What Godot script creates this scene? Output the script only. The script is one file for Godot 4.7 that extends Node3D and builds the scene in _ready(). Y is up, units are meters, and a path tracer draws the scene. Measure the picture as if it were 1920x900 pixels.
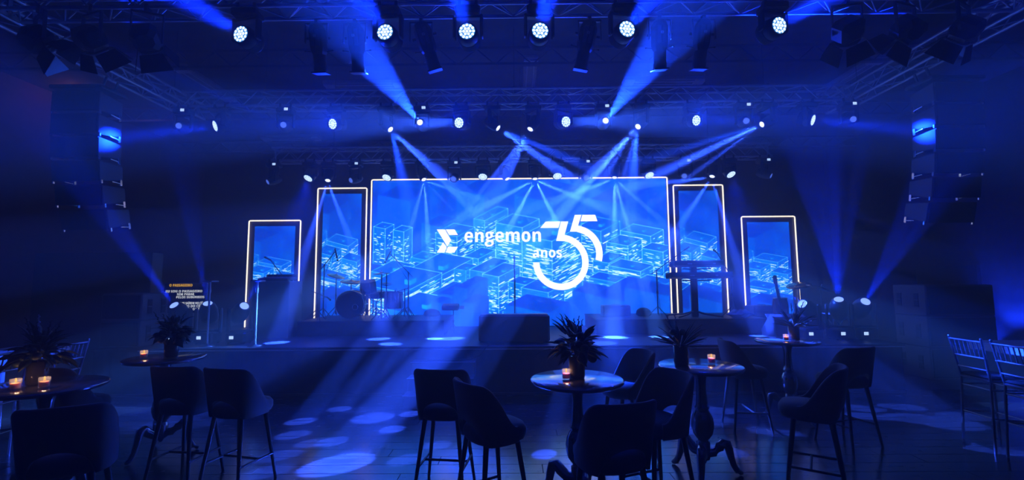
extends Node3D
# A hall set for a company anniversary show: stage, LED screens, truss rig in haze, bar tables in front.

var BLUE := lin(0.008, 0.055, 1.0)
var DEEP := lin(0.002, 0.022, 1.0)
var ICE := lin(0.025, 0.10, 1.0)
const DECK := 0.8
const EXPOSURE := 4.0  # the show is dim: lamps and screens are given in picture brightness and divided by this

var M := {}
var used := {}
var rng := RandomNumberGenerator.new()


func _ready() -> void:
	rng.seed = 35
	setup_camera()
	setup_air()
	make_materials()
	build_room()
	build_stage()
	build_screens()
	build_trusses()
	build_truss_lights()
	build_speakers()
	build_band()
	build_floor_lights()
	build_tables()
	build_small_things()


func setup_camera() -> void:
	var c := Camera3D.new()
	c.name = "camera"
	c.fov = 55.24
	c.position = Vector3(0, 1.9, 0)
	c.rotation_degrees = Vector3(4.984, 0.4, -0.42)
	c.current = true
	add_child(c)


func setup_air() -> void:
	var e := Environment.new()
	e.background_mode = Environment.BG_COLOR
	e.background_color = Color.BLACK
	e.tonemap_mode = Environment.TONE_MAPPER_LINEAR
	e.tonemap_exposure = EXPOSURE
	e.volumetric_fog_enabled = true
	e.volumetric_fog_density = 0.038
	e.volumetric_fog_albedo = Color.WHITE
	e.volumetric_fog_anisotropy = 0.25
	e.sdfgi_enabled = true
	e.ssao_enabled = true
	e.ssil_enabled = true
	var w := WorldEnvironment.new()
	w.environment = e
	add_child(w)


# ---------------------------------------------------------------- materials

func lin(r: float, g: float, b: float) -> Color:
	return Color(r, g, b).linear_to_srgb()


func mat(key: String, c: Color, rough := 0.6, metal := 0.0) -> StandardMaterial3D:
	var m := StandardMaterial3D.new()
	m.resource_name = key
	m.albedo_color = c
	m.roughness = rough
	m.metallic = metal
	M[key] = m
	return m


func glow(key: String, c: Color, energy: float, base := Color(0.02, 0.02, 0.02)) -> StandardMaterial3D:
	var m := mat(key, base, 0.4)
	m.emission_enabled = true
	m.emission = c
	m.emission_energy_multiplier = energy / EXPOSURE
	return m


func noise_tex(freq: float, octaves: int, a: Color, b: Color, seed_: int, stretch := 1.0) -> ImageTexture:
	var n := FastNoiseLite.new()
	n.seed = seed_
	n.frequency = freq
	n.fractal_octaves = octaves
	var im := Image.create(256, 256, false, Image.FORMAT_RGB8)
	for y in 256:
		for x in 256:
			var th := TAU * x / 256.0
			var ph := TAU * y / 256.0
			var v := n.get_noise_3d(cos(th) * 40.0 * stretch, sin(th) * 40.0 * stretch, sin(ph) * 40.0) * 0.5 + n.get_noise_3d(cos(ph) * 40.0, 90.0 + sin(th) * 40.0 * stretch, sin(ph) * 40.0) * 0.5
			im.set_pixel(x, y, a.lerp(b, clampf(v * 1.2 + 0.5, 0.0, 1.0)))
	return ImageTexture.create_from_image(im)


func make_materials() -> void:
	var grain := noise_tex(0.05, 4, Color(0.55, 0.55, 0.55), Color(1, 1, 1), 4, 0.25)
	var cloudy := noise_tex(0.03, 4, Color(0.7, 0.7, 0.7), Color(1, 1, 1), 9)
	var tones := [lin(0.07, 0.055, 0.044), lin(0.062, 0.049, 0.039), lin(0.078, 0.061, 0.049), lin(0.066, 0.052, 0.042)]
	for i in 4:
		var p := mat("plank%d" % i, tones[i], 0.28)
		p.albedo_texture = grain
		p.roughness_texture = cloudy
		p.metallic_specular = 0.75
		p.clearcoat_enabled = true
		p.clearcoat = 0.7
		p.clearcoat_roughness = 0.2
		p.uv1_triplanar = true
		p.uv1_world_triplanar = true
		p.uv1_scale = Vector3(0.5, 0.5, 2.2)
		p.uv1_offset = Vector3(0.13 * i, 0.0, 0.31 * i)
	var sub := mat("subfloor", lin(0.05, 0.04, 0.03), 0.8)
	sub.albedo_texture = cloudy
	sub.uv1_triplanar = true
	var wall := mat("wall", lin(0.16, 0.065, 0.04), 0.85)
	wall.albedo_texture = cloudy
	wall.uv1_triplanar = true
	wall.uv1_world_triplanar = true
	wall.uv1_scale = Vector3(0.6, 0.6, 0.6)
	var back := mat("back_wall", lin(0.03, 0.03, 0.035), 0.9)
	back.albedo_texture = cloudy
	back.uv1_triplanar = true
	var ceil := mat("ceiling", lin(0.12, 0.12, 0.13), 0.9)
	ceil.albedo_texture = cloudy
	ceil.uv1_triplanar = true
	ceil.uv1_scale = Vector3(0.4, 0.4, 0.4)
	var carpet := mat("stage_carpet", lin(0.024, 0.024, 0.026), 0.5)
	carpet.albedo_texture = cloudy
	carpet.uv1_triplanar = true
	carpet.uv1_scale = Vector3(1.5, 1.5, 1.5)
	var skirt := mat("skirt_cloth", lin(0.045, 0.045, 0.055), 0.8)
	skirt.albedo_texture = cloudy
	skirt.uv1_triplanar = true
	skirt.rim_enabled = true
	skirt.rim = 0.3
	mat("alu", lin(0.5, 0.51, 0.53), 0.42, 0.55)
	mat("chrome", lin(0.75, 0.75, 0.78), 0.12, 1.0)
	mat("dark_metal", lin(0.10, 0.10, 0.11), 0.4, 0.7)
	mat("black", lin(0.014, 0.014, 0.016), 0.5)
	mat("black_gloss", lin(0.012, 0.012, 0.014), 0.15)
	mat("black_soft", lin(0.02, 0.02, 0.022), 0.9)
	mat("fixture", lin(0.02, 0.02, 0.022), 0.38)
	mat("cab_paint", lin(0.12, 0.12, 0.13), 0.6)
	mat("grille", lin(0.015, 0.015, 0.016), 0.75)
	mat("case", lin(0.03, 0.03, 0.034), 0.5)
	mat("white_paint", lin(0.7, 0.7, 0.7), 0.5)
	mat("grey_paint", lin(0.3, 0.3, 0.31), 0.5)
	mat("wood_dark", lin(0.05, 0.03, 0.02), 0.4)
	mat("guitar_wood", lin(0.12, 0.03, 0.015), 0.2)
	mat("brass", lin(0.45, 0.30, 0.12), 0.25, 1.0)
	mat("drum_shell", lin(0.02, 0.02, 0.025), 0.2)
	mat("drum_head", lin(0.05, 0.05, 0.055), 0.5)
	mat("skin_head", lin(0.45, 0.45, 0.45), 0.6)
	mat("bag_cloth", lin(0.35, 0.36, 0.4), 0.85)
	mat("door_paint", lin(0.03, 0.025, 0.025), 0.5)
	mat("lacquer", lin(0.28, 0.28, 0.30), 0.16, 0.85)
	mat("table_top", lin(0.42, 0.42, 0.44), 0.13, 0.75)
	var velvet := mat("velvet", lin(0.055, 0.055, 0.07), 0.75)
	velvet.rim_enabled = true
	velvet.rim = 1.0
	velvet.rim_tint = 0.2
	mat("stool_leg", lin(0.03, 0.03, 0.032), 0.4)
	mat("chair_metal", lin(0.3, 0.3, 0.31), 0.35, 0.8)
	mat("chair_seat", lin(0.04, 0.04, 0.045), 0.8)
	mat("leaf_dark", lin(0.025, 0.05, 0.03), 0.5)
	mat("leaf_pale", lin(0.08, 0.11, 0.09), 0.5)
	mat("petal", lin(0.35, 0.33, 0.42), 0.6)
	mat("vase", lin(0.03, 0.03, 0.035), 0.06)
	var glass := mat("glass", Color(0.9, 0.95, 1.0, 0.12), 0.05)
	glass.transparency = BaseMaterial3D.TRANSPARENCY_ALPHA
	for w in [["wax", lin(0.75, 0.42, 0.26)], ["wax_lit_pink", lin(0.75, 0.28, 0.9)]]:  # candle colours hold the pink and orange light painted in
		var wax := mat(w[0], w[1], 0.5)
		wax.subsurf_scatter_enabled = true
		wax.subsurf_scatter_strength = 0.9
	glow("flame", Color(1.0, 0.72, 0.3), 1.98)
	glow("neon", lin(1.0, 0.85, 0.66), 1.99)
	mat("edge_strip", lin(0.55, 0.52, 0.48), 0.35, 0.3)
	glow("lens_white", lin(0.75, 0.90, 1.0), 1.96)
	glow("lens_gap", lin(0.02, 0.30, 1.0), 1.0)
	glow("lens_spot", lin(0.8, 0.9, 1.0), 1.98)
	glow("lens_dim", lin(0.10, 0.20, 1.0), 1.0)
	glow("lens_floor", lin(0.05, 0.12, 1.0), 1.2)
	glow("lens_blue", lin(0.22, 0.36, 1.0), 1.9)
	glow("lcd", lin(0.45, 0.65, 1.0), 1.4)
	glow("logo_white", lin(1.0, 1.0, 0.98), 1.7)
	glow("text_white", lin(0.8, 0.85, 0.9), 0.9)
	glow("text_yellow", lin(1.0, 0.55, 0.02), 0.9)
	glow("warm_bulb", lin(1.0, 0.6, 0.5), 1.2)
	var blanket := mat("screen_black", lin(0.01, 0.012, 0.02), 0.35)
	blanket.metallic_specular = 0.3


# ---------------------------------------------------------------- shape helpers

class Kit:
	var st := SurfaceTool.new()
	var any := false

	func _init() -> void:
		st.begin(Mesh.PRIMITIVE_TRIANGLES)

	func add(m: Mesh, t := Transform3D()) -> Kit:
		st.append_from(m, 0, t)
		any = true
		return self

	func box(at: Vector3, size: Vector3, b := Basis()) -> Kit:
		var m := BoxMesh.new()
		m.size = size
		return add(m, Transform3D(b, at))

	func bar(a: Vector3, b: Vector3, r: float, r2 := -1.0, seg := 10) -> Kit:
		var m := CylinderMesh.new()
		m.bottom_radius = r
		m.top_radius = r if r2 < 0.0 else r2
		m.height = a.distance_to(b)
		m.radial_segments = seg
		m.rings = 1
		return add(m, Transform3D(Kit.up_to(b - a), (a + b) / 2.0))

	func ball(at: Vector3, size: Vector3, seg := 12) -> Kit:
		var m := SphereMesh.new()
		m.radius = 0.5
		m.height = 1.0
		m.radial_segments = seg
		m.rings = seg / 2
		return add(m, Transform3D(Basis.from_scale(size), at))

	func ring(at: Vector3, axis: Vector3, inner: float, outer: float, seg := 24) -> Kit:
		var m := TorusMesh.new()
		m.inner_radius = inner
		m.outer_radius = outer
		m.rings = seg
		m.ring_segments = 8
		return add(m, Transform3D(Kit.up_to(axis), at))

	func slab(at: Vector3, size: Vector3, bevel := 0.01, b := Basis()) -> Kit:
		return add(Kit.soft_box(size, bevel), Transform3D(b, at))

	func mesh() -> ArrayMesh:
		return st.commit()

	static func up_to(d: Vector3) -> Basis:
		var y := d.normalized()
		var side := Vector3.RIGHT if absf(y.x) < 0.9 else Vector3.FORWARD
		var z := side.cross(y).normalized()
		return Basis(y.cross(z), y, z)

	static func skin(rings: Array, smooth := true, cap := true, closed := true) -> ArrayMesh:
		var tris := PackedVector3Array()
		var n: int = rings[0].size()
		for i in rings.size() - 1:
			for j in (n if closed else n - 1):
				var a: Vector3 = rings[i][j]
				var b: Vector3 = rings[i][(j + 1) % n]
				var c: Vector3 = rings[i + 1][(j + 1) % n]
				var d: Vector3 = rings[i + 1][j]
				tris.append_array([a, b, c, a, c, d])
		var sides := tris.size()
		if cap and closed:
			for e in [0, rings.size() - 1]:
				var mid := Vector3.ZERO
				for p in rings[e]:
					mid += p
				mid /= n
				for j in n:
					var a: Vector3 = rings[e][j]
					var b: Vector3 = rings[e][(j + 1) % n]
					if e == 0:
						tris.append_array([mid, b, a])
					else:
						tris.append_array([mid, a, b])
		var centre := Vector3.ZERO
		for p in tris:
			centre += p
		centre /= tris.size()
		var vol := 0.0
		for k in range(0, tris.size(), 3):
			vol += (tris[k] - centre).dot((tris[k + 1] - centre).cross(tris[k + 2] - centre))
		var s := SurfaceTool.new()
		s.begin(Mesh.PRIMITIVE_TRIANGLES)
		for k in range(0, tris.size(), 3):
			s.set_smooth_group(0 if smooth and k < sides else -1)
			s.add_vertex(tris[k])
			if vol > 0.0:
				s.add_vertex(tris[k + 2])
				s.add_vertex(tris[k + 1])
			else:
				s.add_vertex(tris[k + 1])
				s.add_vertex(tris[k + 2])
		s.generate_normals()
		return s.commit()

	static func dome(r: float, rise: float, n: int) -> ArrayMesh:
		# a shallow cap facing -Z
		var s := SurfaceTool.new()
		s.begin(Mesh.PRIMITIVE_TRIANGLES)
		s.set_smooth_group(0)
		for j in n:
			var a := TAU * j / n
			var b := TAU * (j + 1) / n
			s.add_vertex(Vector3(0, 0, -rise))
			s.add_vertex(Vector3(cos(a), sin(a), 0) * r)
			s.add_vertex(Vector3(cos(b), sin(b), 0) * r)
		s.generate_normals()
		return s.commit()

	static func soft_box(size: Vector3, bevel: float) -> ArrayMesh:
		var h := size / 2.0
		var c := minf(bevel, minf(h.x, minf(h.y, h.z)) * 0.9)
		var rings := []
		for lv in [[-h.y, c], [-h.y + c, 0.0], [h.y - c, 0.0], [h.y, c]]:
			var x: float = h.x - lv[1]
			var z: float = h.z - lv[1]
			var y: float = lv[0]
			rings.append(PackedVector3Array([Vector3(x, y, z - c), Vector3(x - c, y, z), Vector3(-x + c, y, z), Vector3(-x, y, z - c), Vector3(-x, y, -z + c), Vector3(-x + c, y, -z), Vector3(x - c, y, -z), Vector3(x, y, -z + c)]))
		return Kit.skin(rings, false)

	static func lathe(profile: Array, seg := 28, smooth := true) -> ArrayMesh:
		var rings := []
		for p in profile:
			var r := PackedVector3Array()
			for j in seg:
				var a := TAU * j / seg
				r.append(Vector3(cos(a) * p[0], p[1], sin(a) * p[0]))
			rings.append(r)
		return Kit.skin(rings, smooth)

	static func tube(points: Array, radius, seg := 8) -> ArrayMesh:
		var rings := []
		for i in points.size():
			var d: Vector3 = points[mini(i + 1, points.size() - 1)] - points[maxi(i - 1, 0)]
			var b := Kit.up_to(d)
			var r: float = radius[i] if radius is Array else radius
			var ring_ := PackedVector3Array()
			for j in seg:
				var a := TAU * j / seg
				ring_.append(points[i] + b.x * cos(a) * r + b.z * sin(a) * r)
			rings.append(ring_)
		return Kit.skin(rings)

	static func prism(poly: PackedVector2Array, depth: float) -> ArrayMesh:
		var s := SurfaceTool.new()
		s.begin(Mesh.PRIMITIVE_TRIANGLES)
		s.set_smooth_group(-1)
		var p := poly.duplicate()
		if Geometry2D.is_polygon_clockwise(p):
			p.reverse()
		var t := Geometry2D.triangulate_polygon(p)
		for k in range(0, t.size(), 3):
			var q := [p[t[k]], p[t[k + 1]], p[t[k + 2]]]
			if (q[1] - q[0]).cross(q[2] - q[0]) < 0.0:
				q.reverse()
			for i in [0, 2, 1]:
				s.add_vertex(Vector3(q[i].x, q[i].y, depth / 2.0))
			for i in [0, 1, 2]:
				s.add_vertex(Vector3(q[i].x, q[i].y, -depth / 2.0))
		for i in p.size():
			var a := p[i]
			var b := p[(i + 1) % p.size()]
			var v := [Vector3(a.x, a.y, depth / 2.0), Vector3(b.x, b.y, depth / 2.0), Vector3(b.x, b.y, -depth / 2.0), Vector3(a.x, a.y, -depth / 2.0)]
			for k in [0, 1, 2, 0, 2, 3]:
				s.add_vertex(v[k])
		s.generate_normals()
		return s.commit()


func V(x: float, y: float, z: float) -> Vector3:
	return Vector3(x, y, z)


func numbered(called: String) -> String:
	var k: int = used.get(called, -1) + 1
	used[called] = k
	return called if k == 0 else "%s_%03d" % [called, k]


func tag(o: Node, label: String, category: String, group := "") -> void:
	o.set_meta("label", label)
	o.set_meta("category", category)
	if group:
		o.set_meta("group", group)


func thing(called: String, label: String, category: String, at: Vector3, turn := 0.0, group := "") -> Node3D:
	var o := Node3D.new()
	o.name = numbered(called)
	add_child(o)
	o.position = at
	o.rotation.y = turn
	tag(o, label, category, group)
	return o


func part(shape, called: String, material: String, parent: Node, at := Transform3D()) -> MeshInstance3D:
	var o := MeshInstance3D.new()
	o.name = called
	o.mesh = shape.mesh() if shape is Kit else shape
	o.material_override = M[material]
	o.transform = at
	parent.add_child(o, true)
	return o


func solo(shape, called: String, material: String, label: String, category: String, at := Vector3.ZERO, turn := 0.0, group := "") -> MeshInstance3D:
	var o := part(shape, numbered(called), material, self)
	o.position = at
	o.rotation.y = turn
	tag(o, label, category, group)
	return o


func structure(shape, called: String, material: String, at := Vector3.ZERO) -> MeshInstance3D:
	var o := part(shape, called, material, self)
	o.position = at
	o.set_meta("kind", "structure")
	return o


func boxy(size: Vector3, at := Vector3.ZERO) -> Kit:
	return Kit.new().box(at, size)


func spot(parent: Node3D, from: Vector3, to: Vector3, energy: float, angle: float, c: Color, edge := 0.25, size := 0.03) -> void:
	var l := SpotLight3D.new()
	l.name = "beam"
	parent.add_child(l, true)
	var d := (to - from).normalized()
	l.global_transform = Transform3D(Basis.looking_at(d, Vector3.UP if absf(d.y) < 0.98 else Vector3.RIGHT), from)
	l.light_color = c
	l.light_energy = energy / EXPOSURE
	l.spot_angle = angle
	l.spot_angle_attenuation = edge
	l.spot_range = 40.0
	l.spot_attenuation = 2.0
	l.light_size = size
	l.shadow_enabled = true


func lamp(parent: Node3D, at: Vector3, energy: float, c: Color, size := 0.02) -> void:
	var l := OmniLight3D.new()
	l.name = "lamp_light"
	parent.add_child(l, true)
	l.position = at
	l.light_color = c
	l.light_energy = energy / EXPOSURE
	l.light_size = size
	l.omni_range = 40.0
	l.omni_attenuation = 2.0
	l.shadow_enabled = true


func sheet_light(parent: Node3D, at: Vector3, size: Vector2, energy: float, c: Color) -> void:
	var l := AreaLight3D.new()
	l.name = "screen_light"
	parent.add_child(l, true)
	l.transform = Transform3D(Basis(Vector3.UP, PI), at)
	l.area_size = size
	l.light_energy = energy / EXPOSURE
	l.light_color = c
	l.area_range = 40.0
	l.shadow_enabled = true


# ---------------------------------------------------------------- the hall

func build_room() -> void:
	var floor_ := structure(boxy(V(24.4, 0.2, 22.4), V(0, -0.115, 0)), "floor", "subfloor", V(0, 0, -6.5))
	# boards laid across the hall, a hair apart, in front of the stage; plain screed behind them
	var lengths := [2.4, 2.9, 2.65]
	var boards := []
	for l in lengths:
		boards.append(Kit.soft_box(V(l - 0.004, 0.015, 0.216), 0.002))
	var k := 0
	for row in 37:
		var x := -9.6 + 0.83 * (row % 3)
		while x < 9.4 and k < 300:
			var n := rng.randi() % 3
			part(boards[n], "plank", "plank%d" % (rng.randi() % 4), floor_, Transform3D(Basis(), V(x + lengths[n] / 2.0, -0.0075, 6.5 - 7.9 + 0.22 * row)))
			x += lengths[n]
			k += 1
	structure(boxy(V(0.3, 7.2, 22.4)), "wall_left", "wall", V(-12.15, 3.4, -6.5))
	structure(boxy(V(0.3, 7.2, 22.4)), "wall_right", "wall", V(12.15, 3.4, -6.5))
	structure(boxy(V(24.6, 7.2, 0.3)), "wall_back", "back_wall", V(0, 3.4, -17.55))
	structure(boxy(V(24.6, 7.2, 0.3)), "wall_front", "back_wall", V(0, 3.4, 4.55))
	var ceil := structure(boxy(V(24.6, 0.2, 22.4)), "ceiling", "ceiling", V(0, 6.95, -6.5))
	# open steel joists under the roof
	for z in [-3.0, -6.2, -9.4, -12.6, -15.8]:
		var j := Kit.new().box(V(0, 0.17, 0), V(23.9, 0.05, 0.1)).box(V(0, -0.18, 0), V(23.9, 0.05, 0.1))
		var x := -11.6
		while x < 11.5:
			j.bar(V(x, -0.18, 0), V(x + 0.4, 0.17, 0), 0.015, -1.0, 6).bar(V(x + 0.4, 0.17, 0), V(x + 0.8, -0.18, 0), 0.015, -1.0, 6)
			x += 0.8
		part(j, "joist", "dark_metal", ceil, Transform3D(Basis(), V(0, -0.3, z + 6.5)))
	# exit doors with push bars on the side walls
	for s in [-1.0, 1.0]:
		var d := structure(boxy(V(0.05, 2.1, 1.7)), "door_1" if s < 0 else "door_2", "door_paint", V(s * 11.96, 1.05, -12.9))
		part(Kit.new().box(V(0, 1.1, 0), V(0.12, 0.1, 1.9)).box(V(0, 0.03, -0.9), V(0.12, 2.1, 0.1)).box(V(0, 0.03, 0.9), V(0.12, 2.1, 0.1)), "door_frame", "black", d)
		for z in [-0.42, 0.42]:
			var b := part(Kit.new().slab(V(-s * 0.09, 0, z), V(0.05, 0.07, 0.66), 0.015), "push_bar", "white_paint", d)
			part(Kit.new().box(V(-s * 0.045, 0, z - 0.28), V(0.06, 0.09, 0.06)).box(V(-s * 0.045, 0, z + 0.28), V(0.06, 0.09, 0.06)), "bracket", "alu", b)
	# strip luminaires on the ceiling, switched off
	for a in [[V(-3.72, 6.775, -11.03), 0.0, "over the drum riser"], [V(3.7, 6.775, -11.0), 0.0, "over the keyboards"], [V(0.38, 6.775, -10.7), PI / 2.0, "on the centre line of the ceiling"], [V(-7.58, 6.775, -10.9), PI / 2.0, "towards the drum-side wall"], [V(8.15, 6.775, -10.85), PI / 2.0, "towards the keyboard-side wall"], [V(-7.6, 6.775, -15.2), 0.0, "far behind the drum riser"]]:
		var t := thing("strip_luminaire", "switched-off twin tube ceiling luminaire %s" % a[2], "ceiling light", a[0], a[1], "ceiling luminaires")
		part(Kit.new().slab(V(0, 0.02, 0), V(2.0, 0.1, 0.32), 0.02), "housing", "grey_paint", t)
		for z in [-0.08, 0.08]:
			part(Kit.new().bar(V(-0.72, -0.05, z), V(0.72, -0.05, z), 0.014), "tube", "white_paint", t)
		for x in [-0.86, 0.86]:
			part(Kit.new().slab(V(x, -0.045, 0), V(0.24, 0.06, 0.32), 0.01), "end_cap", "white_paint", t)
	# a lit downlight
	var dl := thing("downlight", "small warm round downlight glowing on the dark ceiling", "ceiling light", V(-11.2, 6.84, -11.2))
	part(Kit.lathe([[0.05, 0.01], [0.13, 0.01], [0.15, -0.03], [0.12, -0.05], [0.11, -0.02]]), "ring", "grey_paint", dl)
	part(Kit.new().ball(V(0, -0.03, 0), V(0.12, 0.04, 0.12)), "bulb", "warm_bulb", dl)
	lamp(dl, V(0, -0.1, 0), 0.1, Color(1.0, 0.62, 0.5), 0.05)


# ---------------------------------------------------------------- the stage

func build_stage() -> void:
	var s := thing("stage", "low black show platform with skirted front and a pale edge strip", "stage", V(0, 0, 0))
	part(boxy(V(13.6, 0.06, 4.3), V(-0.35, DECK - 0.03, -9.94)), "deck", "stage_carpet", s)
	# pleated skirt
	var rings := []
	for y in [0.03, 0.74]:
		var r := PackedVector3Array()
		for i in 273:
			var x := -7.13 + 0.05 * i
			r.append(V(minf(x, 6.43), y, -7.83 + 0.012 * sin(x * 14.0) + 0.005 * sin(x * 37.0)))
		rings.append(r)
	part(Kit.skin(rings, true, false, false), "skirt", "skirt_cloth", s)
	for x in [-7.14, 6.44]:
		part(boxy(V(0.03, 0.74, 4.2), V(x, 0.37, -9.95)), "side_board", "skirt_cloth", s)
	part(Kit.new().slab(V(0.05, DECK - 0.045, -7.785), V(12.8, 0.022, 0.02), 0.005), "edge_strip", "edge_strip", s)
	part(Kit.new().slab(V(-0.35, DECK - 0.012, -7.79), V(13.6, 0.03, 0.05), 0.008), "nosing", "case", s)
	part(Kit.new().slab(V(-0.35, 0.02, -7.81), V(13.56, 0.04, 0.05), 0.008), "base_strip", "wood_dark", s)
	var st := thing("stage_steps", "three black box steps up to the stage beside the teleprompter box", "steps", V(-1.175, 0, -7.77))
	for i in 3:
		var h := 0.2 * (3 - i)
		var z := 0.27 + 0.25 * i
		var step_ := part(Kit.new().slab(V(0, h / 2.0 - 0.012, z - 0.14), V(1.02, h - 0.024, 0.25), 0.006), "step", "case", st)
		part(Kit.new().slab(V(0, h - 0.012, z - 0.13), V(1.04, 0.024, 0.28), 0.006), "tread", "stage_carpet", step_)
		part(boxy(V(1.04, 0.012, 0.012), V(0, h - 0.008, z + 0.012)), "edge_trim", "grey_paint", step_)
	solo(Kit.tube([V(-1.55, 0.607, -7.53), V(-1.3, 0.607, -7.6), V(-1.0, 0.607, -7.56), V(-0.75, 0.607, -7.62), V(-0.6, 0.66, -7.72), V(-0.52, 0.76, -7.752), V(-0.48, 0.80, -7.75), V(-0.46, 0.822, -7.765), V(-0.42, 0.816, -7.84), V(-0.2, 0.81, -8.0)], 0.006, 6), "cable", "black_gloss", "loose black cable running from the top step onto the stage", "cable")
	solo(Kit.new().slab(V(0, 0.245, 0), V(1.26, 0.49, 0.34), 0.035), "teleprompter_box", "case", "wide black box with rounded corners at the front edge of the stage", "box", V(-0.03, DECK, -8.37))
	for a in [[-4.4, -1.45, "drum_riser", "long low black riser carrying the drum kit"], [1.62, 5.05, "keyboard_riser", "long low black riser carrying the keyboards"]]:
		var w: float = a[1] - a[0]
		var r := thing(a[2], a[3], "riser", V((a[0] + a[1]) / 2.0, DECK, -10.1))
		part(boxy(V(w, 0.27, 1.55), V(0, 0.135, 0)), "body", "skirt_cloth", r)
		part(Kit.new().slab(V(0, 0.285, 0), V(w + 0.02, 0.03, 1.58), 0.006), "deck", "stage_carpet", r)


# ---------------------------------------------------------------- LED screens

# A night city of glass blocks, as the screens play it: brightness 0..1 on a grid.
var buf := PackedFloat32Array()
var bw := 0
var bh := 0


func fill_quad(p: Array, v: float, a: float) -> void:
	var lo := 1e9
	var hi := -1e9
	for q in p:
		lo = minf(lo, q.y)
		hi = maxf(hi, q.y)
	for y in range(maxi(0, int(ceil(lo))), mini(bh - 1, int(floor(hi))) + 1):
		var x0 := 1e9
		var x1 := -1e9
		for i in 4:
			var s: Vector2 = p[i]
			var e: Vector2 = p[(i + 1) % 4]
			if (s.y <= y and e.y >= y) or (e.y <= y and s.y >= y):
				var t := 0.0 if absf(e.y - s.y) < 1e-6 else (y - s.y) / (e.y - s.y)
				var x := s.x + (e.x - s.x) * t
				x0 = minf(x0, x)
				x1 = maxf(x1, x)
				if absf(e.y - s.y) < 1e-6:
					x0 = minf(x0, e.x)
					x1 = maxf(x1, e.x)
		for x in range(maxi(0, int(ceil(x0))), mini(bw - 1, int(floor(x1))) + 1):
			buf[y * bw + x] = lerpf(buf[y * bw + x], v, a)


func streak(a: Vector2, b: Vector2, v: float, w := 1.0) -> void:
	var n := int(maxf(absf(b.x - a.x), absf(b.y - a.y))) + 1
	for i in n + 1:
		var p := a.lerp(b, float(i) / n)
		for dy in range(-int(w), int(w) + 1):
			for dx in range(-int(w), int(w) + 1):
				var x := int(p.x) + dx
				var y := int(p.y) + dy
				if x < 0 or y < 0 or x >= bw or y >= bh:
					continue
				var f := v * clampf(w + 0.5 - Vector2(p.x - x - 0.5, p.y - y - 0.5).length(), 0.0, 1.0)
				buf[y * bw + x] = maxf(buf[y * bw + x], lerpf(buf[y * bw + x], 1.0, f))


func tower(f: Vector2, la: float, lb: float, h: float, lit: float, tone: float) -> void:
	var da := Vector2(1, 0.2)
	var db := Vector2(1, -0.52)
	var l := f - da * la
	var r := f + db * lb
	var k := l + db * lb
	var down := Vector2(0, h)
	fill_quad([l, f, f + down, l + down], tone + 0.06, 0.82)
	fill_quad([f, r, r + down, f + down], tone - 0.03, 0.82)
	fill_quad([l, f, r, k], tone - 0.11, 0.88)
	var e := 0.08 + 0.45 * minf(lit, 1.0)
	for q in [[l, f], [f, r], [r, k], [k, l], [f, f + down], [l, l + down], [r, r + down]]:
		streak(q[0], q[1], e, 1.0)
	# lit floors
	for i in int(la * h * 0.0095 * lit) * int(lit > 0.2):
		var y := rng.randf_range(0.12, 0.98)
		var s := rng.randf_range(0.0, 0.8)
		var p := l.lerp(f, s) + down * y
		streak(p, p + da * rng.randf_range(0.06, 0.3) * la, pow(rng.randf(), 1.3) * 0.82 + 0.18, 1.0 if rng.randf() < 0.55 else 1.8)
	for i in int(lb * h * 0.0095 * lit) * int(lit > 0.2):
		var y := rng.randf_range(0.12, 0.98)
		var s := rng.randf_range(0.0, 0.8)
		var p := f.lerp(r, s) + down * y
		streak(p, p + db * rng.randf_range(0.06, 0.3) * lb, pow(rng.randf(), 1.3) * 0.82 + 0.18, 1.0 if rng.randf() < 0.55 else 1.8)
	# roof plant
	if lit > 0.3 and la > 24.0:
		var c := (l + r) / 2.0
		var u := minf(la, lb) * 0.16
		fill_quad([c, c + da * u, c + da * u + Vector2(0, u * 0.8), c + Vector2(0, u * 0.8)], 0.75, 0.8)
		fill_quad([c + da * u, c + da * u + db * u, c + da * u + db * u + Vector2(0, u * 0.8), c + da * u + Vector2(0, u * 0.8)], 0.6, 0.8)


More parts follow.
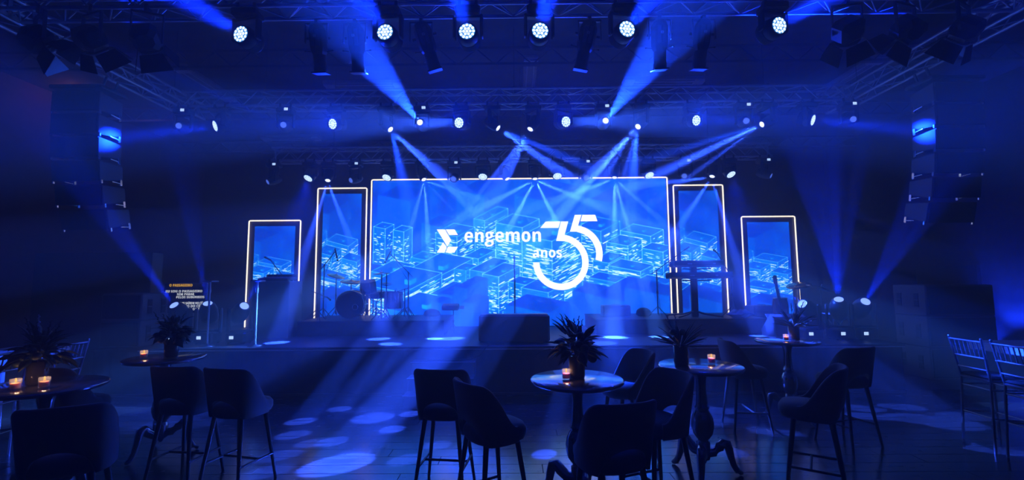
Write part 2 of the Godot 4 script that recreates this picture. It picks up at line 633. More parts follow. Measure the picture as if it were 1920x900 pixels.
func city(w: int, h: int, view: Rect2, boost: float) -> ImageTexture:
	bw = w
	bh = h
	buf.resize(0)
	buf.resize(w * h)
	var n := FastNoiseLite.new()
	n.seed = 11
	n.frequency = 0.006
	for y in h:
		for x in w:
			var u := view.position.x + view.size.x * x / w
			var v := view.position.y + view.size.y * y / h
			buf[y * w + x] = 0.30 + 0.16 * n.get_noise_2d(u * 1.8, v * 1.8) + 0.05 * n.get_noise_2d(u * 7.0, v * 1.2 + 700.0)
	var s := w / view.size.x
	# [front roof corner x, y, extent along each side, height, how lit, tone], in a frame 555 wide and 275 high
	var list := [[70, 40, 60, 40, 90, 0.08, 0.30], [210, 30, 50, 60, 120, 0.12, 0.33], [340, 45, 70, 60, 130, 0.15, 0.36], [470, 50, 60, 50, 110, 0.1, 0.3], [25, 92, 22, 16, 70, 0.9, 0.42], [60, 98, 20, 16, 95, 1.0, 0.45], [128, 90, 34, 34, 60, 0.25, 0.36], [212, 78, 20, 44, 85, 0.8, 0.5], [160, 108, 40, 34, 60, 0.9, 0.46], [283, 92, 50, 32, 150, 0.95, 0.50], [104, 152, 30, 22, 60, 0.7, 0.5], [90, 170, 26, 20, 40, 0.7, 0.45], [392, 96, 40, 40, 80, 0.5, 0.45], [430, 100, 44, 36, 100, 0.8, 0.44], [523, 110, 56, 24, 60, 1.2, 0.5], [545, 140, 40, 20, 60, 1.0, 0.46], [480, 128, 40, 26, 40, 1.0, 0.46], [338, 118, 56, 56, 125, 1.0, 0.50], [200, 150, 26, 32, 60, 0.9, 0.48], [40, 180, 40, 40, 60, 0.9, 0.46], [120, 186, 60, 70, 70, 1.0, 0.46], [62, 212, 70, 70, 60, 1.0, 0.4], [177, 172, 22, 20, 60, 0.6, 0.44], [214, 176, 30, 44, 80, 0.9, 0.42], [150, 222, 40, 44, 60, 0.9, 0.36], [238, 184, 30, 40, 110, 1.0, 0.42], [292, 200, 36, 20, 70, 0.9, 0.42], [330, 214, 50, 30, 70, 0.9, 0.4], [444, 160, 30, 30, 60, 0.9, 0.44], [502, 176, 60, 24, 50, 1.1, 0.44], [548, 200, 50, 16, 60, 0.9, 0.4], [455, 196, 50, 20, 46, 0.8, 0.38], [100, 256, 70, 60, 60, 0.6, 0.34]]
	for b in list:
		tower((Vector2(b[0], b[1]) - view.position) * s, b[2] * s, b[3] * s, b[4] * s, b[5] * boost, b[6])
	# dark blocks close to the eye at the foot of the picture
	for b in [[150, 218, 26, 34, 80, 0.05, 0.27], [130, 232, 18, 20, 60, 0.05, 0.25], [178, 206, 22, 40, 90, 0.08, 0.26], [190, 234, 24, 30, 60, 0.1, 0.24], [430, 222, 56, 30, 80, 0.1, 0.26], [330, 252, 80, 40, 40, 0.08, 0.28], [470, 232, 60, 70, 60, 0.06, 0.25], [552, 222, 80, 30, 80, 0.05, 0.28]]:
		tower((Vector2(b[0], b[1]) - view.position) * s, b[2] * s, b[3] * s, b[4] * s, b[5], b[6])
	var im := Image.create(w, h, false, Image.FORMAT_RGB8)
	var ramp := Gradient.new()
	ramp.offsets = PackedFloat32Array([0.0, 0.22, 0.45, 0.65, 0.85, 1.0])
	ramp.colors = PackedColorArray([Color8(0, 30, 150), Color8(0, 60, 205), Color8(0, 104, 242), Color8(10, 150, 255), Color8(110, 205, 255), Color8(215, 242, 255)])
	for y in h:
		for x in w:
			im.set_pixel(x, y, ramp.sample(buf[y * w + x]))
	return ImageTexture.create_from_image(im)


func screen_material(key: String, tex: Texture2D, energy: float) -> void:
	var m := mat(key, lin(0.05, 0.05, 0.05), 0.35)
	m.albedo_texture = tex
	m.emission_enabled = true
	m.emission_operator = BaseMaterial3D.EMISSION_OP_MULTIPLY
	m.emission = Color.WHITE
	m.emission_texture = tex
	m.emission_energy_multiplier = energy / EXPOSURE


func picture(size: Vector2) -> ArrayMesh:
	var s := SurfaceTool.new()
	s.begin(Mesh.PRIMITIVE_TRIANGLES)
	var c := [[-0.5, 0.5, 0, 0], [0.5, 0.5, 1, 0], [0.5, -0.5, 1, 1], [-0.5, -0.5, 0, 1]]
	for i in [0, 1, 2, 0, 2, 3]:
		s.set_normal(Vector3.BACK)
		s.set_uv(Vector2(c[i][2], c[i][3]))
		s.add_vertex(V(c[i][0] * size.x, c[i][1] * size.y, 0))
	return s.commit()


func arc_band(c: Vector2, r0: float, r1: float, from_deg: float, to_deg: float, lean := 0.0) -> PackedVector2Array:
	var p := PackedVector2Array()
	for i in 41:
		var a := deg_to_rad(lerpf(from_deg, to_deg, i / 40.0))
		p.append(c + Vector2(cos(a), sin(a)) * r1)
	for i in 41:
		var a := deg_to_rad(lerpf(to_deg + lean, from_deg, i / 40.0))
		p.append(c + Vector2(cos(a), sin(a)) * r0)
	return p


func text(words: String, height: float, material: String, called: String, parent: Node, at: Vector3, width := 0.0, weight := 700) -> MeshInstance3D:
	var f := SystemFont.new()
	f.font_names = PackedStringArray(["Droid Sans"])
	f.font_weight = weight
	var t := TextMesh.new()
	t.font = f
	t.text = words
	t.font_size = 64
	t.pixel_size = height / 64.0
	t.depth = 0.004
	t.horizontal_alignment = HORIZONTAL_ALIGNMENT_LEFT
	t.vertical_alignment = VERTICAL_ALIGNMENT_BOTTOM
	var o := part(t, called, material, parent)
	var box := t.get_aabb()
	var k := width / box.size.x if width > 0.0 else 1.0
	o.scale = V(k, 1, 1)
	o.position = V(at.x - box.position.x * k, at.y, at.z)
	return o


func neon_frame(parent: Node3D, x0: float, x1: float, y0: float, top: float) -> void:
	var r := 0.016
	part(Kit.new().bar(V(x0, y0, 0), V(x0, top - 0.03, 0), r), "neon_tube", "neon", parent)
	part(Kit.new().bar(V(x1, y0, 0), V(x1, top - 0.03, 0), r), "neon_tube", "neon", parent)
	part(Kit.tube([V(x0, top - 0.03, 0), V(x0 + 0.009, top - 0.009, 0), V(x0 + 0.03, top, 0), V(x1 - 0.03, top, 0), V(x1 - 0.009, top - 0.009, 0), V(x1, top - 0.03, 0)], r), "neon_tube", "neon", parent)


func build_screens() -> void:
	screen_material("main_picture", city(1024, 506, Rect2(0, 0, 555, 275), 1.0), 1.75)
	screen_material("side_picture", city(256, 640, Rect2(455, 10, 100, 262), 0.9), 1.5)
	var t := thing("led_wall", "huge central LED wall playing a blue glass city and white anniversary logo", "screen", V(0.105, DECK, -11.05))
	part(Kit.new().slab(V(0, 1.78, -0.13), V(7.2, 3.56, 0.2), 0.01), "cabinet", "screen_black", t)
	var pic := part(picture(Vector2(7.17, 3.54)), "screen", "main_picture", t, Transform3D(Basis(), V(0, 1.78, -0.02)))
	neon_frame(t, -3.61, 3.61, 0.02, 3.57)
	sheet_light(t, V(0, 1.78, 0.1), Vector2(7.1, 3.5), 0.8, Color(0.0, 0.42, 1.0))
	# the logo, in metres from the middle of the picture
	var z := 0.012
	var off := Vector2(0, 0.02)
	var shapes := [PackedVector2Array([Vector2(-2.007, 0.537), Vector2(-1.808, 0.535), Vector2(-1.656, 0.274), Vector2(-1.750, 0.120)]), PackedVector2Array([Vector2(-1.786, 0.535), Vector2(-1.572, 0.533), Vector2(-1.492, 0.397), Vector2(-1.706, 0.399)]), PackedVector2Array([Vector2(-1.849, 0.224), Vector2(-1.762, 0.103), Vector2(-1.815, -0.029), Vector2(-2.003, -0.028)]), PackedVector2Array([Vector2(-1.737, 0.109), Vector2(-1.491, 0.112), Vector2(-1.576, -0.031), Vector2(-1.790, -0.029)])]
	for s in shapes:
		part(Kit.prism(s, 0.004), "emblem_piece", "logo_white", pic, Transform3D(Basis(), V(off.x, off.y, z)))
	var digits := [[PackedVector2Array([Vector2(0.506, 0.552), Vector2(0.637, 0.706), Vector2(0.994, 0.706), Vector2(0.942, 0.552)]), "digit_three"], [PackedVector2Array([Vector2(1.532, 0.864), Vector2(1.843, 0.864), Vector2(1.893, 0.707), Vector2(1.480, 0.707)]), "digit_five"]]
	for d in digits:
		part(Kit.prism(d[0], 0.004), d[1], "logo_white", pic, Transform3D(Basis(), V(off.x, off.y, z)))
	part(Kit.prism(PackedVector2Array([Vector2(1.009, 0.706), Vector2(1.185, 0.706), Vector2(1.088, 0.37), Vector2(1.06, 0.23), Vector2(0.884, 0.233)]), 0.004), "digit_three", "logo_white", pic, Transform3D(Basis(), V(off.x, off.y, z)))
	part(Kit.prism(arc_band(Vector2(0.991, -0.281), 0.515, 0.668, 84.0, -180.0), 0.004), "digit_three", "logo_white", pic, Transform3D(Basis(), V(off.x, off.y, z)))
	part(Kit.prism(PackedVector2Array([Vector2(1.346, 0.864), Vector2(1.511, 0.864), Vector2(1.420, 0.60), Vector2(1.39, 0.455), Vector2(1.222, 0.455)]), 0.004), "digit_five", "logo_white", pic, Transform3D(Basis(), V(off.x, off.y, z)))
	part(Kit.prism(arc_band(Vector2(1.311, -0.081), 0.531, 0.69, 81.0, -16.0), 0.004), "digit_five", "logo_white", pic, Transform3D(Basis(), V(off.x, off.y, z)))
	text("engemon", 0.445, "logo_white", "word_engemon", pic, V(-1.331, 0.13, z), 1.85)
	text("anos", 0.325, "logo_white", "word_anos", pic, V(0.318, -0.225, z), 0.70)
	# four upright panels beside it
	for a in [[-6.48, -5.22, 3.385, "outermost upright LED panel behind the mixer case"], [-4.82, -3.62, 4.17, "tall upright LED panel behind the drum kit"], [3.86, 5.06, 4.17, "tall upright LED panel behind the keyboards"], [5.475, 6.76, 3.385, "outermost upright LED panel behind the guitar"]]:
		var w: float = a[1] - a[0]
		var h: float = a[2] - DECK
		var p := thing("led_panel", "%s, neon outlined, playing a blue city" % a[3], "screen", V((a[0] + a[1]) / 2.0, DECK, -11.05), 0.0, "upright LED panels")
		part(Kit.new().slab(V(0, h / 2.0, -0.11), V(w, h, 0.16), 0.008), "frame", "case", p)
		part(picture(Vector2(w * 0.785, h - 0.145)), "screen", "side_picture", p, Transform3D(Basis(), V(0.0, (h - 0.145) / 2.0 + 0.01, -0.022)))
		neon_frame(p, -w / 2.0, w / 2.0, 0.02, h)


# ---------------------------------------------------------------- trusses

func truss(called: String, label: String, at: Vector3, turn: float, length: float) -> Node3D:
	var t := thing(called, label, "truss", at, turn, "aluminium box trusses")
	var h := 0.145
	var chord := Kit.new().bar(V(-length / 2.0, 0, 0), V(length / 2.0, 0, 0), 0.025, -1.0, 12).mesh()
	for y in [0.0, 0.29]:
		for z in [-h, h]:
			part(chord, "chord", "alu", t, Transform3D(Basis(), V(0, y, z)))
	var pitch := 0.56
	var n := int(length / pitch)
	pitch = length / n
	var side := Kit.new().bar(V(0, 0, 0), V(pitch / 2.0, 0.29, 0), 0.011, -1.0, 6).mesh()
	var flat := Kit.new().bar(V(0, 0, -h), V(pitch / 2.0, 0, h), 0.011, -1.0, 6).mesh()
	var flip := Basis(Vector3.UP, PI)
	for i in n:
		var x := -length / 2.0 + pitch * i
		for z in [-h, h]:
			part(side, "brace", "alu", t, Transform3D(Basis(), V(x, 0, z)))
			part(side, "brace", "alu", t, Transform3D(flip, V(x + pitch, 0, z)))
		for y in [0.0, 0.29]:
			part(flat, "brace", "alu", t, Transform3D(Basis(), V(x, y, 0)))
			part(flat, "brace", "alu", t, Transform3D(Basis(Vector3.RIGHT, PI), V(x + pitch / 2.0, y, 0)))
	for x in [-length / 2.0 + 0.01, length / 2.0 - 0.01]:
		part(Kit.new().box(V(x, 0.145, 0), V(0.02, 0.34, 0.05)).box(V(x, 0, 0), V(0.02, 0.05, 0.34)).box(V(x, 0.29, 0), V(0.02, 0.05, 0.34)), "end_plate", "alu", t)
	for x in [-length * 0.38, 0.0, length * 0.38]:
		var top := 6.84 - at.y
		part(Kit.new().bar(V(x, 0.3, 0), V(x, top, 0), 0.006, -1.0, 6).bar(V(x, 0.32, -h), V(x, 0.32, h), 0.02), "hanging_wire", "dark_metal", t)
	return t


func build_trusses() -> void:
	truss("front_truss", "box truss nearest the audience carrying profile spots and wash lights", V(0, 5.26, -5.45), 0.0, 12.7)
	truss("side_truss", "side box truss holding the line array on the drum side", V(-6.56, 5.26, -6.4), PI / 2.0, 5.6)
	truss("side_truss", "side box truss holding the line array on the keyboard side", V(6.56, 5.26, -6.4), PI / 2.0, 5.6)
	truss("middle_truss", "box truss above the stage front with the fan-beam moving heads", V(0, 5.25, -8.6), 0.0, 12.7)
	truss("back_truss", "lower box truss just over the LED wall with moving heads", V(0.14, 4.64, -10.3), 0.0, 11.3)


# ---------------------------------------------------------------- lamps on the trusses

# A moving head hung from a chord (hang > 0: height of the chord's underside) or standing on the deck (hang = 0).
# rays: [[target, energy, half angle, colour, edge], ...]
func moving_head(called: String, label: String, group: String, at: Vector3, aim: Vector3, hang: float, wash: bool, lens: String, rays: Array, display := false, big := 1.0) -> Node3D:
	var base_y := hang if hang > 0.0 else DECK
	var t := thing(called, label, "stage light", V(at.x, base_y, at.z), 0.0, group)
	var c := at - t.position
	var d := (aim - at).normalized()
	var yaw := atan2(-d.x, -d.z)
	var turn := Basis(Vector3.UP, yaw)
	var arm := 0.165 * big
	if hang > 0.0:
		for x in [-0.1, 0.1]:
			part(Kit.new().box(V(x, -0.027, 0.006), V(0.035, 0.05, 0.07)).box(V(x, 0.018, 0.034), V(0.035, 0.05, 0.012)), "clamp", "dark_metal", t)
		var b := part(Kit.new().slab(V(0, -0.095, 0), V(0.3, 0.1, 0.22), 0.02), "base", "fixture", t)
		if display:
			part(boxy(V(0.07, 0.05, 0.006), V(0.05, -0.09, 0.112)), "display", "lcd", b)
		var y0 := -0.15
		part(Kit.new().slab(V(0, y0 - 0.015, 0), V(arm * 2.0 + 0.04, 0.035, 0.09), 0.012, turn).slab(turn * V(arm, 0, 0) + V(0, (y0 + c.y - 0.03) / 2.0, 0), V(0.035, y0 - c.y + 0.06, 0.09), 0.012, turn).slab(turn * V(-arm, 0, 0) + V(0, (y0 + c.y - 0.03) / 2.0, 0), V(0.035, y0 - c.y + 0.06, 0.09), 0.012, turn), "yoke", "fixture", t)
	else:
		var b := part(Kit.new().slab(V(0, 0.11, 0), V(0.36, 0.2, 0.3), 0.03), "base", "fixture", t)
		part(boxy(V(0.075, 0.055, 0.006), V(-0.06, 0.12, 0.152)), "display", "lcd", b)
		for x in [-0.13, 0.13]:
			for z in [-0.1, 0.1]:
				part(Kit.new().bar(V(x, 0, z), V(x, 0.02, z), 0.02), "rubber_foot", "black", t)
		var y0 := 0.21
		part(Kit.new().slab(V(0, y0 + 0.015, 0), V(arm * 2.0 + 0.05, 0.04, 0.12), 0.015, turn).slab(turn * V(arm, 0, 0) + V(0, (y0 + c.y + 0.05) / 2.0, 0), V(0.045, c.y - y0 + 0.1, 0.12), 0.02, turn).slab(turn * V(-arm, 0, 0) + V(0, (y0 + c.y + 0.05) / 2.0, 0), V(0.045, c.y - y0 + 0.1, 0.12), 0.02, turn), "yoke", "fixture", t)
	var hb := Basis.looking_at(d, Vector3.UP if absf(d.y) < 0.98 else Vector3.RIGHT)
	# the head is turned about its length, -Z forward; lathe axis is Y, so lay it down
	var lay := Basis(Vector3.RIGHT, -PI / 2.0)
	var head: MeshInstance3D
	var front := 0.1
	if wash:
		head = part(Kit.new().add(Kit.lathe([[0.05, -0.16], [0.1, -0.15], [0.125, -0.11], [0.128, 0.03], [0.118, 0.08], [0.106, 0.09], [0.1, 0.085]], 24), Transform3D(lay, Vector3.ZERO)), "head", "fixture", t, Transform3D(hb, c))
		var fins := Kit.new()
		for i in 6:
			fins.ring(V(0, 0, 0.05 + 0.018 * i), Vector3.BACK, 0.118, 0.134, 24)
		part(fins, "cooling_fins", "dark_metal", head)
		part(Kit.dome(0.098, 0.0, 20), "lens_plate", "lens_gap" if lens == "lens_white" else lens, head, Transform3D(Basis(), V(0, 0, -0.091)))
		var cells := Kit.new()
		var lens_disc := Kit.dome(0.0185, 0.004, 7)
		for ring_ in [[0, 1], [1, 6], [2, 12]]:
			for i in ring_[1]:
				var a: float = TAU * i / ring_[1]
				cells.add(lens_disc, Transform3D(Basis(), V(cos(a), sin(a), 0) * 0.039 * ring_[0] + V(0, 0, -0.093)))
		part(cells, "lens_cells", lens, head)
		front = 0.115
	else:
		head = part(Kit.new().add(Kit.lathe([[0.04, -0.2], [0.1, -0.18], [0.125, -0.1], [0.122, 0.06], [0.1, 0.13], [0.072, 0.17], [0.066, 0.172], [0.06, 0.16]], 20), Transform3D(lay.scaled(Vector3.ONE * big), Vector3.ZERO)), "head", "fixture", t, Transform3D(hb, c))
		part(Kit.new().ring(V(0, 0, -0.17 * big), Vector3.BACK, 0.062 * big, 0.076 * big, 20), "lens_ring", "chrome", head)
		part(Kit.dome(0.064 * big, 0.012 * big, 16), "lens_glass", lens, head, Transform3D(Basis(), V(0, 0, -0.166 * big)))
		front = 0.19 * big
	for r in rays:
		var rd: Vector3 = (r[0] - at).normalized()
		spot(t, at + d * (front + 0.01) + rd * 0.02, r[0], r[1], r[2], r[3], r[4] if r.size() > 4 else 0.2, 0.08 if wash else 0.025)
	return t


func place_on(n: int) -> String:
	return ["first", "second", "third", "fourth", "fifth", "sixth", "seventh", "eighth", "ninth", "tenth", "eleventh", "twelfth"][n]


func floor_rays(targets: Array, e: float, a: float, c: Color, first := 1.0) -> Array:
	var out := []
	for i in targets.size():
		var q: Array = targets[i]
		out.append([V(q[0], 0.0, q[1]), e * (first if i == 0 else 1.0), a * (1.75 if i == 0 else 1.0), c, 0.06])
	return out


func build_truss_lights() -> void:
	var lav := lin(0.02, 0.075, 1.0)
	# wash lights under the front truss, throwing over the audience
	var under := 5.235
	var fw := [[V(-3.24, 4.85, -5.3), V(-3.41, 4.84, -4.5)], [V(-1.52, 4.85, -5.3), V(-1.62, 4.88, -4.5)], [V(-0.55, 4.85, -5.3), V(-0.59, 4.86, -4.5)], [V(0.31, 4.85, -5.3), V(0.37, 4.85, -4.5)], [V(1.33, 4.86, -5.3), V(1.49, 4.85, -4.5)], [V(3.13, 4.89, -5.3), V(3.32, 4.83, -4.5)]]
	for i in 6:
		var p: Vector3 = fw[i][0] + V(0, 0, -0.005)
		moving_head("wash_light", "LED wash moving head, %s along the front truss counted from the drum side" % place_on(i), "front truss wash lights", p, fw[i][1], under, true, "lens_white", [[fw[i][1], 420.0, 8.0, DEEP, 0.6]])
	# wash lights under the middle truss
	under = 5.225
	var mw := [[-5.59, V(-6.55, 4.28, -7.35), 420.0, 5.5], [-3.38, V(-4.56, 4.5, -7.4), 90.0, 8.0], [-1.0, V(-2.3, 4.55, -7.2), 340.0, 11.0, -2.6], [0.93, V(2.3, 4.55, -7.2), 340.0, 11.0, 2.6], [3.37, V(4.53, 4.5, -7.4), 90.0, 8.0], [5.53, V(6.55, 4.28, -7.35), 420.0, 5.5]]
	for i in 6:
		var a: Array = mw[i]
		moving_head("wash_light", "LED wash moving head, %s along the middle truss counted from the drum side" % place_on(i), "middle truss wash lights", V(a[0], 4.87, -8.455), V(a[0] + (a[1].x - a[0]) * 0.45, 4.5, -7.2) if i in [1, 2, 3, 4] else a[1], under, true, "lens_white", [[V(a[4], 4.6, -7.6) if a.size() > 4 else a[1], a[2], a[3], ICE if i in [2, 3] else DEEP, 0.7]] + ([[V(a[0] * 0.8, 4.9, -5.6), 5.5, 58.0, DEEP, 1.0]] if i in [1, 2, 3, 4] else []))  # wide second spot on the inner four is added to fill the haze
	# beam heads under the middle truss: five throw fans of discs onto the dance floor, two throw wide cones at the audience
	var e := 1500.0
	var ms := [
		[-6.3, V(-5.9, 4.5, -6.0), "lens_dim", []],
		[-4.34, V(-3.87, 4.45, -6.0), "lens_dim", [[V(-5.0, 4.9, -6.2), 110.0, 2.5, DEEP, 0.4]]],
		[-2.43, V(2.4, 0, -6.2), "lens_spot", floor_rays([[2.45, -6.5], [2.9, -6.85], [2.14, -6.01], [3.2, -5.9], [2.24, -5.3]], e, 1.5, lav) + [[V(-0.5, 0, -5.0), 650.0, 5.0, BLUE, 1.0]]],  # last soft spot is added to brighten the floor
		[-1.75, V(-1.97, 4.80, -5.0), "lens_spot", [[V(-1.97, 4.85, -5.0), 800.0, 5.8, BLUE, 0.15]]],
		[-0.41, V(5.3, 0, -6.3), "lens_spot", floor_rays([[5.47, -6.29], [5.05, -6.90], [4.77, -6.54], [5.65, -6.97], [4.80, -5.87], [6.14, -6.51], [5.23, -5.32]], e, 1.45, lav) + [[V(5.6, 0.95, -4.95), 900.0, 3.2, BLUE, 0.5]]],
		[0.36, V(-2.1, 0, -6.4), "lens_spot", floor_rays([[-2.00, -6.58], [-1.60, -6.07], [-1.52, -6.75], [-2.64, -7.02], [-2.94, -6.43], [-2.78, -5.88], [-2.20, -5.63]], e, 1.5, lav)],
		[1.69, V(1.89, 4.76, -5.0), "lens_spot", [[V(1.89, 4.82, -5.0), 800.0, 5.8, BLUE, 0.15]]],
		[2.40, V(-1.9, 0, -5.1), "lens_spot", floor_rays([[-1.86, -4.96], [-2.39, -5.60], [-1.80, -5.25], [-2.51, -4.77], [-2.6, -5.2], [-1.19, -5.06], [-0.92, -5.49], [0.3, -5.2], [1.2, -5.35], [0.85, -5.0]], e * 1.1, 1.2, lav, 4.0) + [[V(0.9, 0, -4.95), 720.0, 5.5, BLUE, 1.0]]],  # closing wide soft spot is extra floor fill, added to the fan
		[4.33, V(3.84, 4.30, -6.0), "lens_dim", [[V(5.3, 5.0, -6.2), 110.0, 2.5, DEEP, 0.4]]],
		[4.78, V(-5.2, 0, -6.7), "lens_spot", floor_rays([[-5.36, -6.64], [-5.81, -7.11], [-5.02, -6.92], [-5.03, -6.17], [-4.5, -6.3], [-2.2, -7.0]], e, 1.4, lav) + [[V(-5.9, 1.0, -5.1), 700.0, 2.4, BLUE, 0.5]]],
		[6.3, V(5.9, 4.5, -6.0), "lens_dim", []]]
	for i in ms.size():
		var a: Array = ms[i]
		moving_head("beam_light", "beam moving head, %s along the middle truss counted from the drum side" % place_on(i), "middle truss beam lights", V(a[0], 4.84, -8.455), a[1], under, false, a[2], a[3], i in [0, 1, 3, 6, 8, 10], 0.85)
	# back truss
	under = 4.615
	var bx := [-4.62, -2.86, -0.71, 0.95, 3.0, 4.81]
	for i in 6:
		moving_head("wash_light", "LED wash moving head, %s along the back truss counted from the drum side" % place_on(i), "back truss wash lights", V(bx[i], 4.28, -10.155), V(bx[i] + 0.15 * (i - 2.5), 2.9, -9.2), under, true, "lens_white", [[V(bx[i] * 0.9, DECK, -8.2), 18.0, 22.0, DEEP, 0.9]])
	var hot := lin(0.045, 0.17, 1.0)
	var b := 1300.0
	var bs := [
		[-5.44, V(-5.9, 3.8, -9.6), "lens_dim", [], 4.19],
		[-4.20, V(-4.1, 3.2, -9.6), "lens_spot", [[V(-4.22, 3.37, -9.7), b, 3.4, lav, 0.4], [V(-3.80, 3.48, -9.7), b, 2.6, lav, 0.4]], 4.28],
		[-3.59, V(-3.9, 3.9, -9.6), "lens_dim", [], 4.2],
		[-2.09, V(-1.6, 3.2, -9.7), "lens_spot", [[V(-2.16, 3.35, -9.8), b, 3.6, lav, 0.4], [V(-1.91, 3.35, -9.8), b * 1.2, 2.8, hot, 0.4], [V(-1.33, 3.40, -9.8), b, 1.2, lav, 0.3], [V(-0.41, 3.55, -9.75), b * 0.7, 3.0, lav, 0.5], [V(-1.00, 3.7, -9.7), b * 0.4, 3.0, lav, 0.5]], 4.28],
		[-1.36, V(-1.36, 3.9, -9.4), "lens_dim", [], 4.2],
		[-0.22, V(0.22, 3.3, -9.8), "lens_spot", [[V(0.22, 3.33, -9.8), b, 1.2, lav, 0.3]], 4.28],
		[0.45, V(0.5, 3.2, -9.8), "lens_spot", [[V(-0.41, 3.6, -9.7), b * 0.8, 4.0, hot, 0.5], [V(0.05, 3.33, -9.8), b, 4.0, hot, 0.5], [V(0.80, 3.32, -9.8), b, 4.0, hot, 0.5], [V(1.32, 3.65, -9.7), b * 0.8, 4.0, hot, 0.5], [V(1.79, 3.75, -9.7), b * 0.4, 3.0, lav, 0.5]], 4.29],
		[1.59, V(1.59, 3.9, -9.4), "lens_dim", [], 4.2],
		[2.25, V(2.1, 3.2, -9.8), "lens_spot", [[V(1.09, 3.68, -9.7), b * 0.8, 3.4, hot, 0.4], [V(1.56, 3.8, -9.7), b * 0.4, 3.0, lav, 0.5], [V(2.14, 3.31, -9.8), b * 1.2, 3.6, hot, 0.4], [V(2.35, 3.31, -9.8), b, 3.0, hot, 0.4], [V(2.85, 3.42, -9.8), b, 3.4, lav, 0.5]], 4.3],
		[3.83, V(3.5, 3.9, -9.6), "lens_dim", [], 4.24],
		[4.46, V(4.0, 3.2, -9.8), "lens_spot", [[V(3.96, 3.65, -9.8), b, 3.0, lav, 0.4], [V(3.53, 4.00, -9.8), b, 3.0, lav, 0.4], [V(4.46, 3.29, -9.8), b, 3.0, lav, 0.4]], 4.3],
		[5.60, V(6.2, 3.8, -9.6), "lens_dim", [[V(6.4, 3.6, -9.6), 90.0, 3.0, DEEP, 0.5]], 4.23]]
	for i in bs.size():
		var a: Array = bs[i]
		moving_head("beam_light", "beam moving head, %s along the back truss counted from the drum side" % place_on(i), "back truss beam lights", V(a[0], a[4], -10.155), a[1], under, false, a[2], a[3], i in [0, 2, 4, 7, 9, 11], 0.85)
	# profile spots hanging from the front truss
	var names := ["first", "second", "third", "fourth", "fifth", "sixth"]
	var pr := [[-2.52, 0.02], [-2.03, 0.02], [-1.18, 0.3], [0.97, -0.2], [1.86, 0.06], [2.42, -0.05]]
	for i in 6:
		var t := thing("profile_spot", "black profile spot hanging from the front truss, %s counted from the drum side" % names[i], "stage light", V(pr[i][0], 5.235, -5.595), 0.0, "profile spots")
		var tilt := Basis(Vector3.BACK, pr[i][1]) * Basis(Vector3.RIGHT, 0.28)
		var at := Transform3D(tilt, V(0, -0.1, 0.0))
		part(Kit.new().box(V(0, -0.027, -0.006), V(0.04, 0.05, 0.07)).box(V(0, 0.018, -0.034), V(0.04, 0.05, 0.012)), "clamp", "dark_metal", t)
		part(Kit.new().slab(V(0, -0.055, 0), V(0.3, 0.03, 0.04), 0.006).slab(V(-0.14, -0.18, 0), V(0.012, 0.26, 0.04), 0.004).slab(V(0.14, -0.18, 0), V(0.012, 0.26, 0.04), 0.004), "yoke", "dark_metal", t)
		var body := part(Kit.new().add(Kit.lathe([[0.06, 0.02], [0.095, 0.0], [0.11, -0.04], [0.11, -0.26], [0.1, -0.3], [0.085, -0.33]], 8, false)), "body", "fixture", t, at)
		part(Kit.lathe([[0.02, 0.055], [0.06, 0.05], [0.085, 0.03], [0.09, -0.005]], 16), "rear_cap", "black", body)
		part(Kit.new().slab(V(0, -0.14, 0.1), V(0.11, 0.2, 0.012), 0.004), "side_plate", "dark_metal", body)
		part(Kit.new().bar(V(0, -0.12, 0.106), V(0, -0.12, 0.109), 0.02), "badge", "grey_paint", body)
		part(Kit.lathe([[0.08, -0.33], [0.08, -0.47], [0.086, -0.48], [0.086, -0.56], [0.076, -0.565], [0.07, -0.55]], 16), "lens_tube", "black", body)
		part(Kit.new().slab(V(0, -0.555, 0), V(0.19, 0.02, 0.19), 0.004), "gel_frame", "black", body)
		for x in [-1.0, 1.0]:
			part(Kit.new().bar(V(x * 0.1, -0.29, 0), V(x * 0.17, -0.28, 0), 0.006).ball(V(x * 0.175, -0.28, 0), V(0.03, 0.022, 0.022)), "shutter_handle", "black", body)
			part(Kit.new().bar(V(x * 0.115, -0.13, 0), V(x * 0.16, -0.13, 0), 0.018), "yoke_knob", "black", body)
	# black lanterns with barn doors at both ends of the front truss
	var bd := [[-5.78, -0.5, 0.5, "outermost on the drum side"], [-5.14, -0.3, -0.3, "second on the drum side"], [-4.46, 0.4, 0.3, "third on the drum side"], [4.02, -0.2, 0.4, "third on the keyboard side"], [4.72, 0.3, -0.3, "second on the keyboard side"], [5.42, 0.5, 0.4, "outermost on the keyboard side"]]
	for a in bd:
		var t := thing("barn_door_lantern", "black barn door lantern under the front truss, %s" % a[3], "stage light", V(a[0], 5.235, -5.305), 0.0, "barn door lanterns")
		part(Kit.new().box(V(0, -0.027, 0.006), V(0.04, 0.05, 0.07)).box(V(0, 0.018, 0.034), V(0.04, 0.05, 0.012)), "clamp", "dark_metal", t)
		var turn := Basis(Vector3.UP, a[1])
		part(Kit.new().slab(V(0, -0.06, 0), V(0.34, 0.03, 0.04), 0.006, turn).slab(turn * V(-0.16, -0.24, 0), V(0.012, 0.38, 0.04), 0.004, turn).slab(turn * V(0.16, -0.24, 0), V(0.012, 0.38, 0.04), 0.004, turn), "yoke", "dark_metal", t)
		var body := part(Kit.new().slab(V(0, 0, 0.02), V(0.28, 0.28, 0.26), 0.05), "body", "fixture", t, Transform3D(turn * Basis(Vector3.BACK, a[2]) * Basis(Vector3.RIGHT, -0.75), V(0, -0.39, 0)))
		part(Kit.new().ring(V(0, 0, -0.12), Vector3.BACK, 0.1, 0.13, 20), "lens_rim", "black", body)
		part(Kit.new().ball(V(0, 0, -0.115), V(0.2, 0.2, 0.04), 14), "lens_glass", "black_gloss", body)
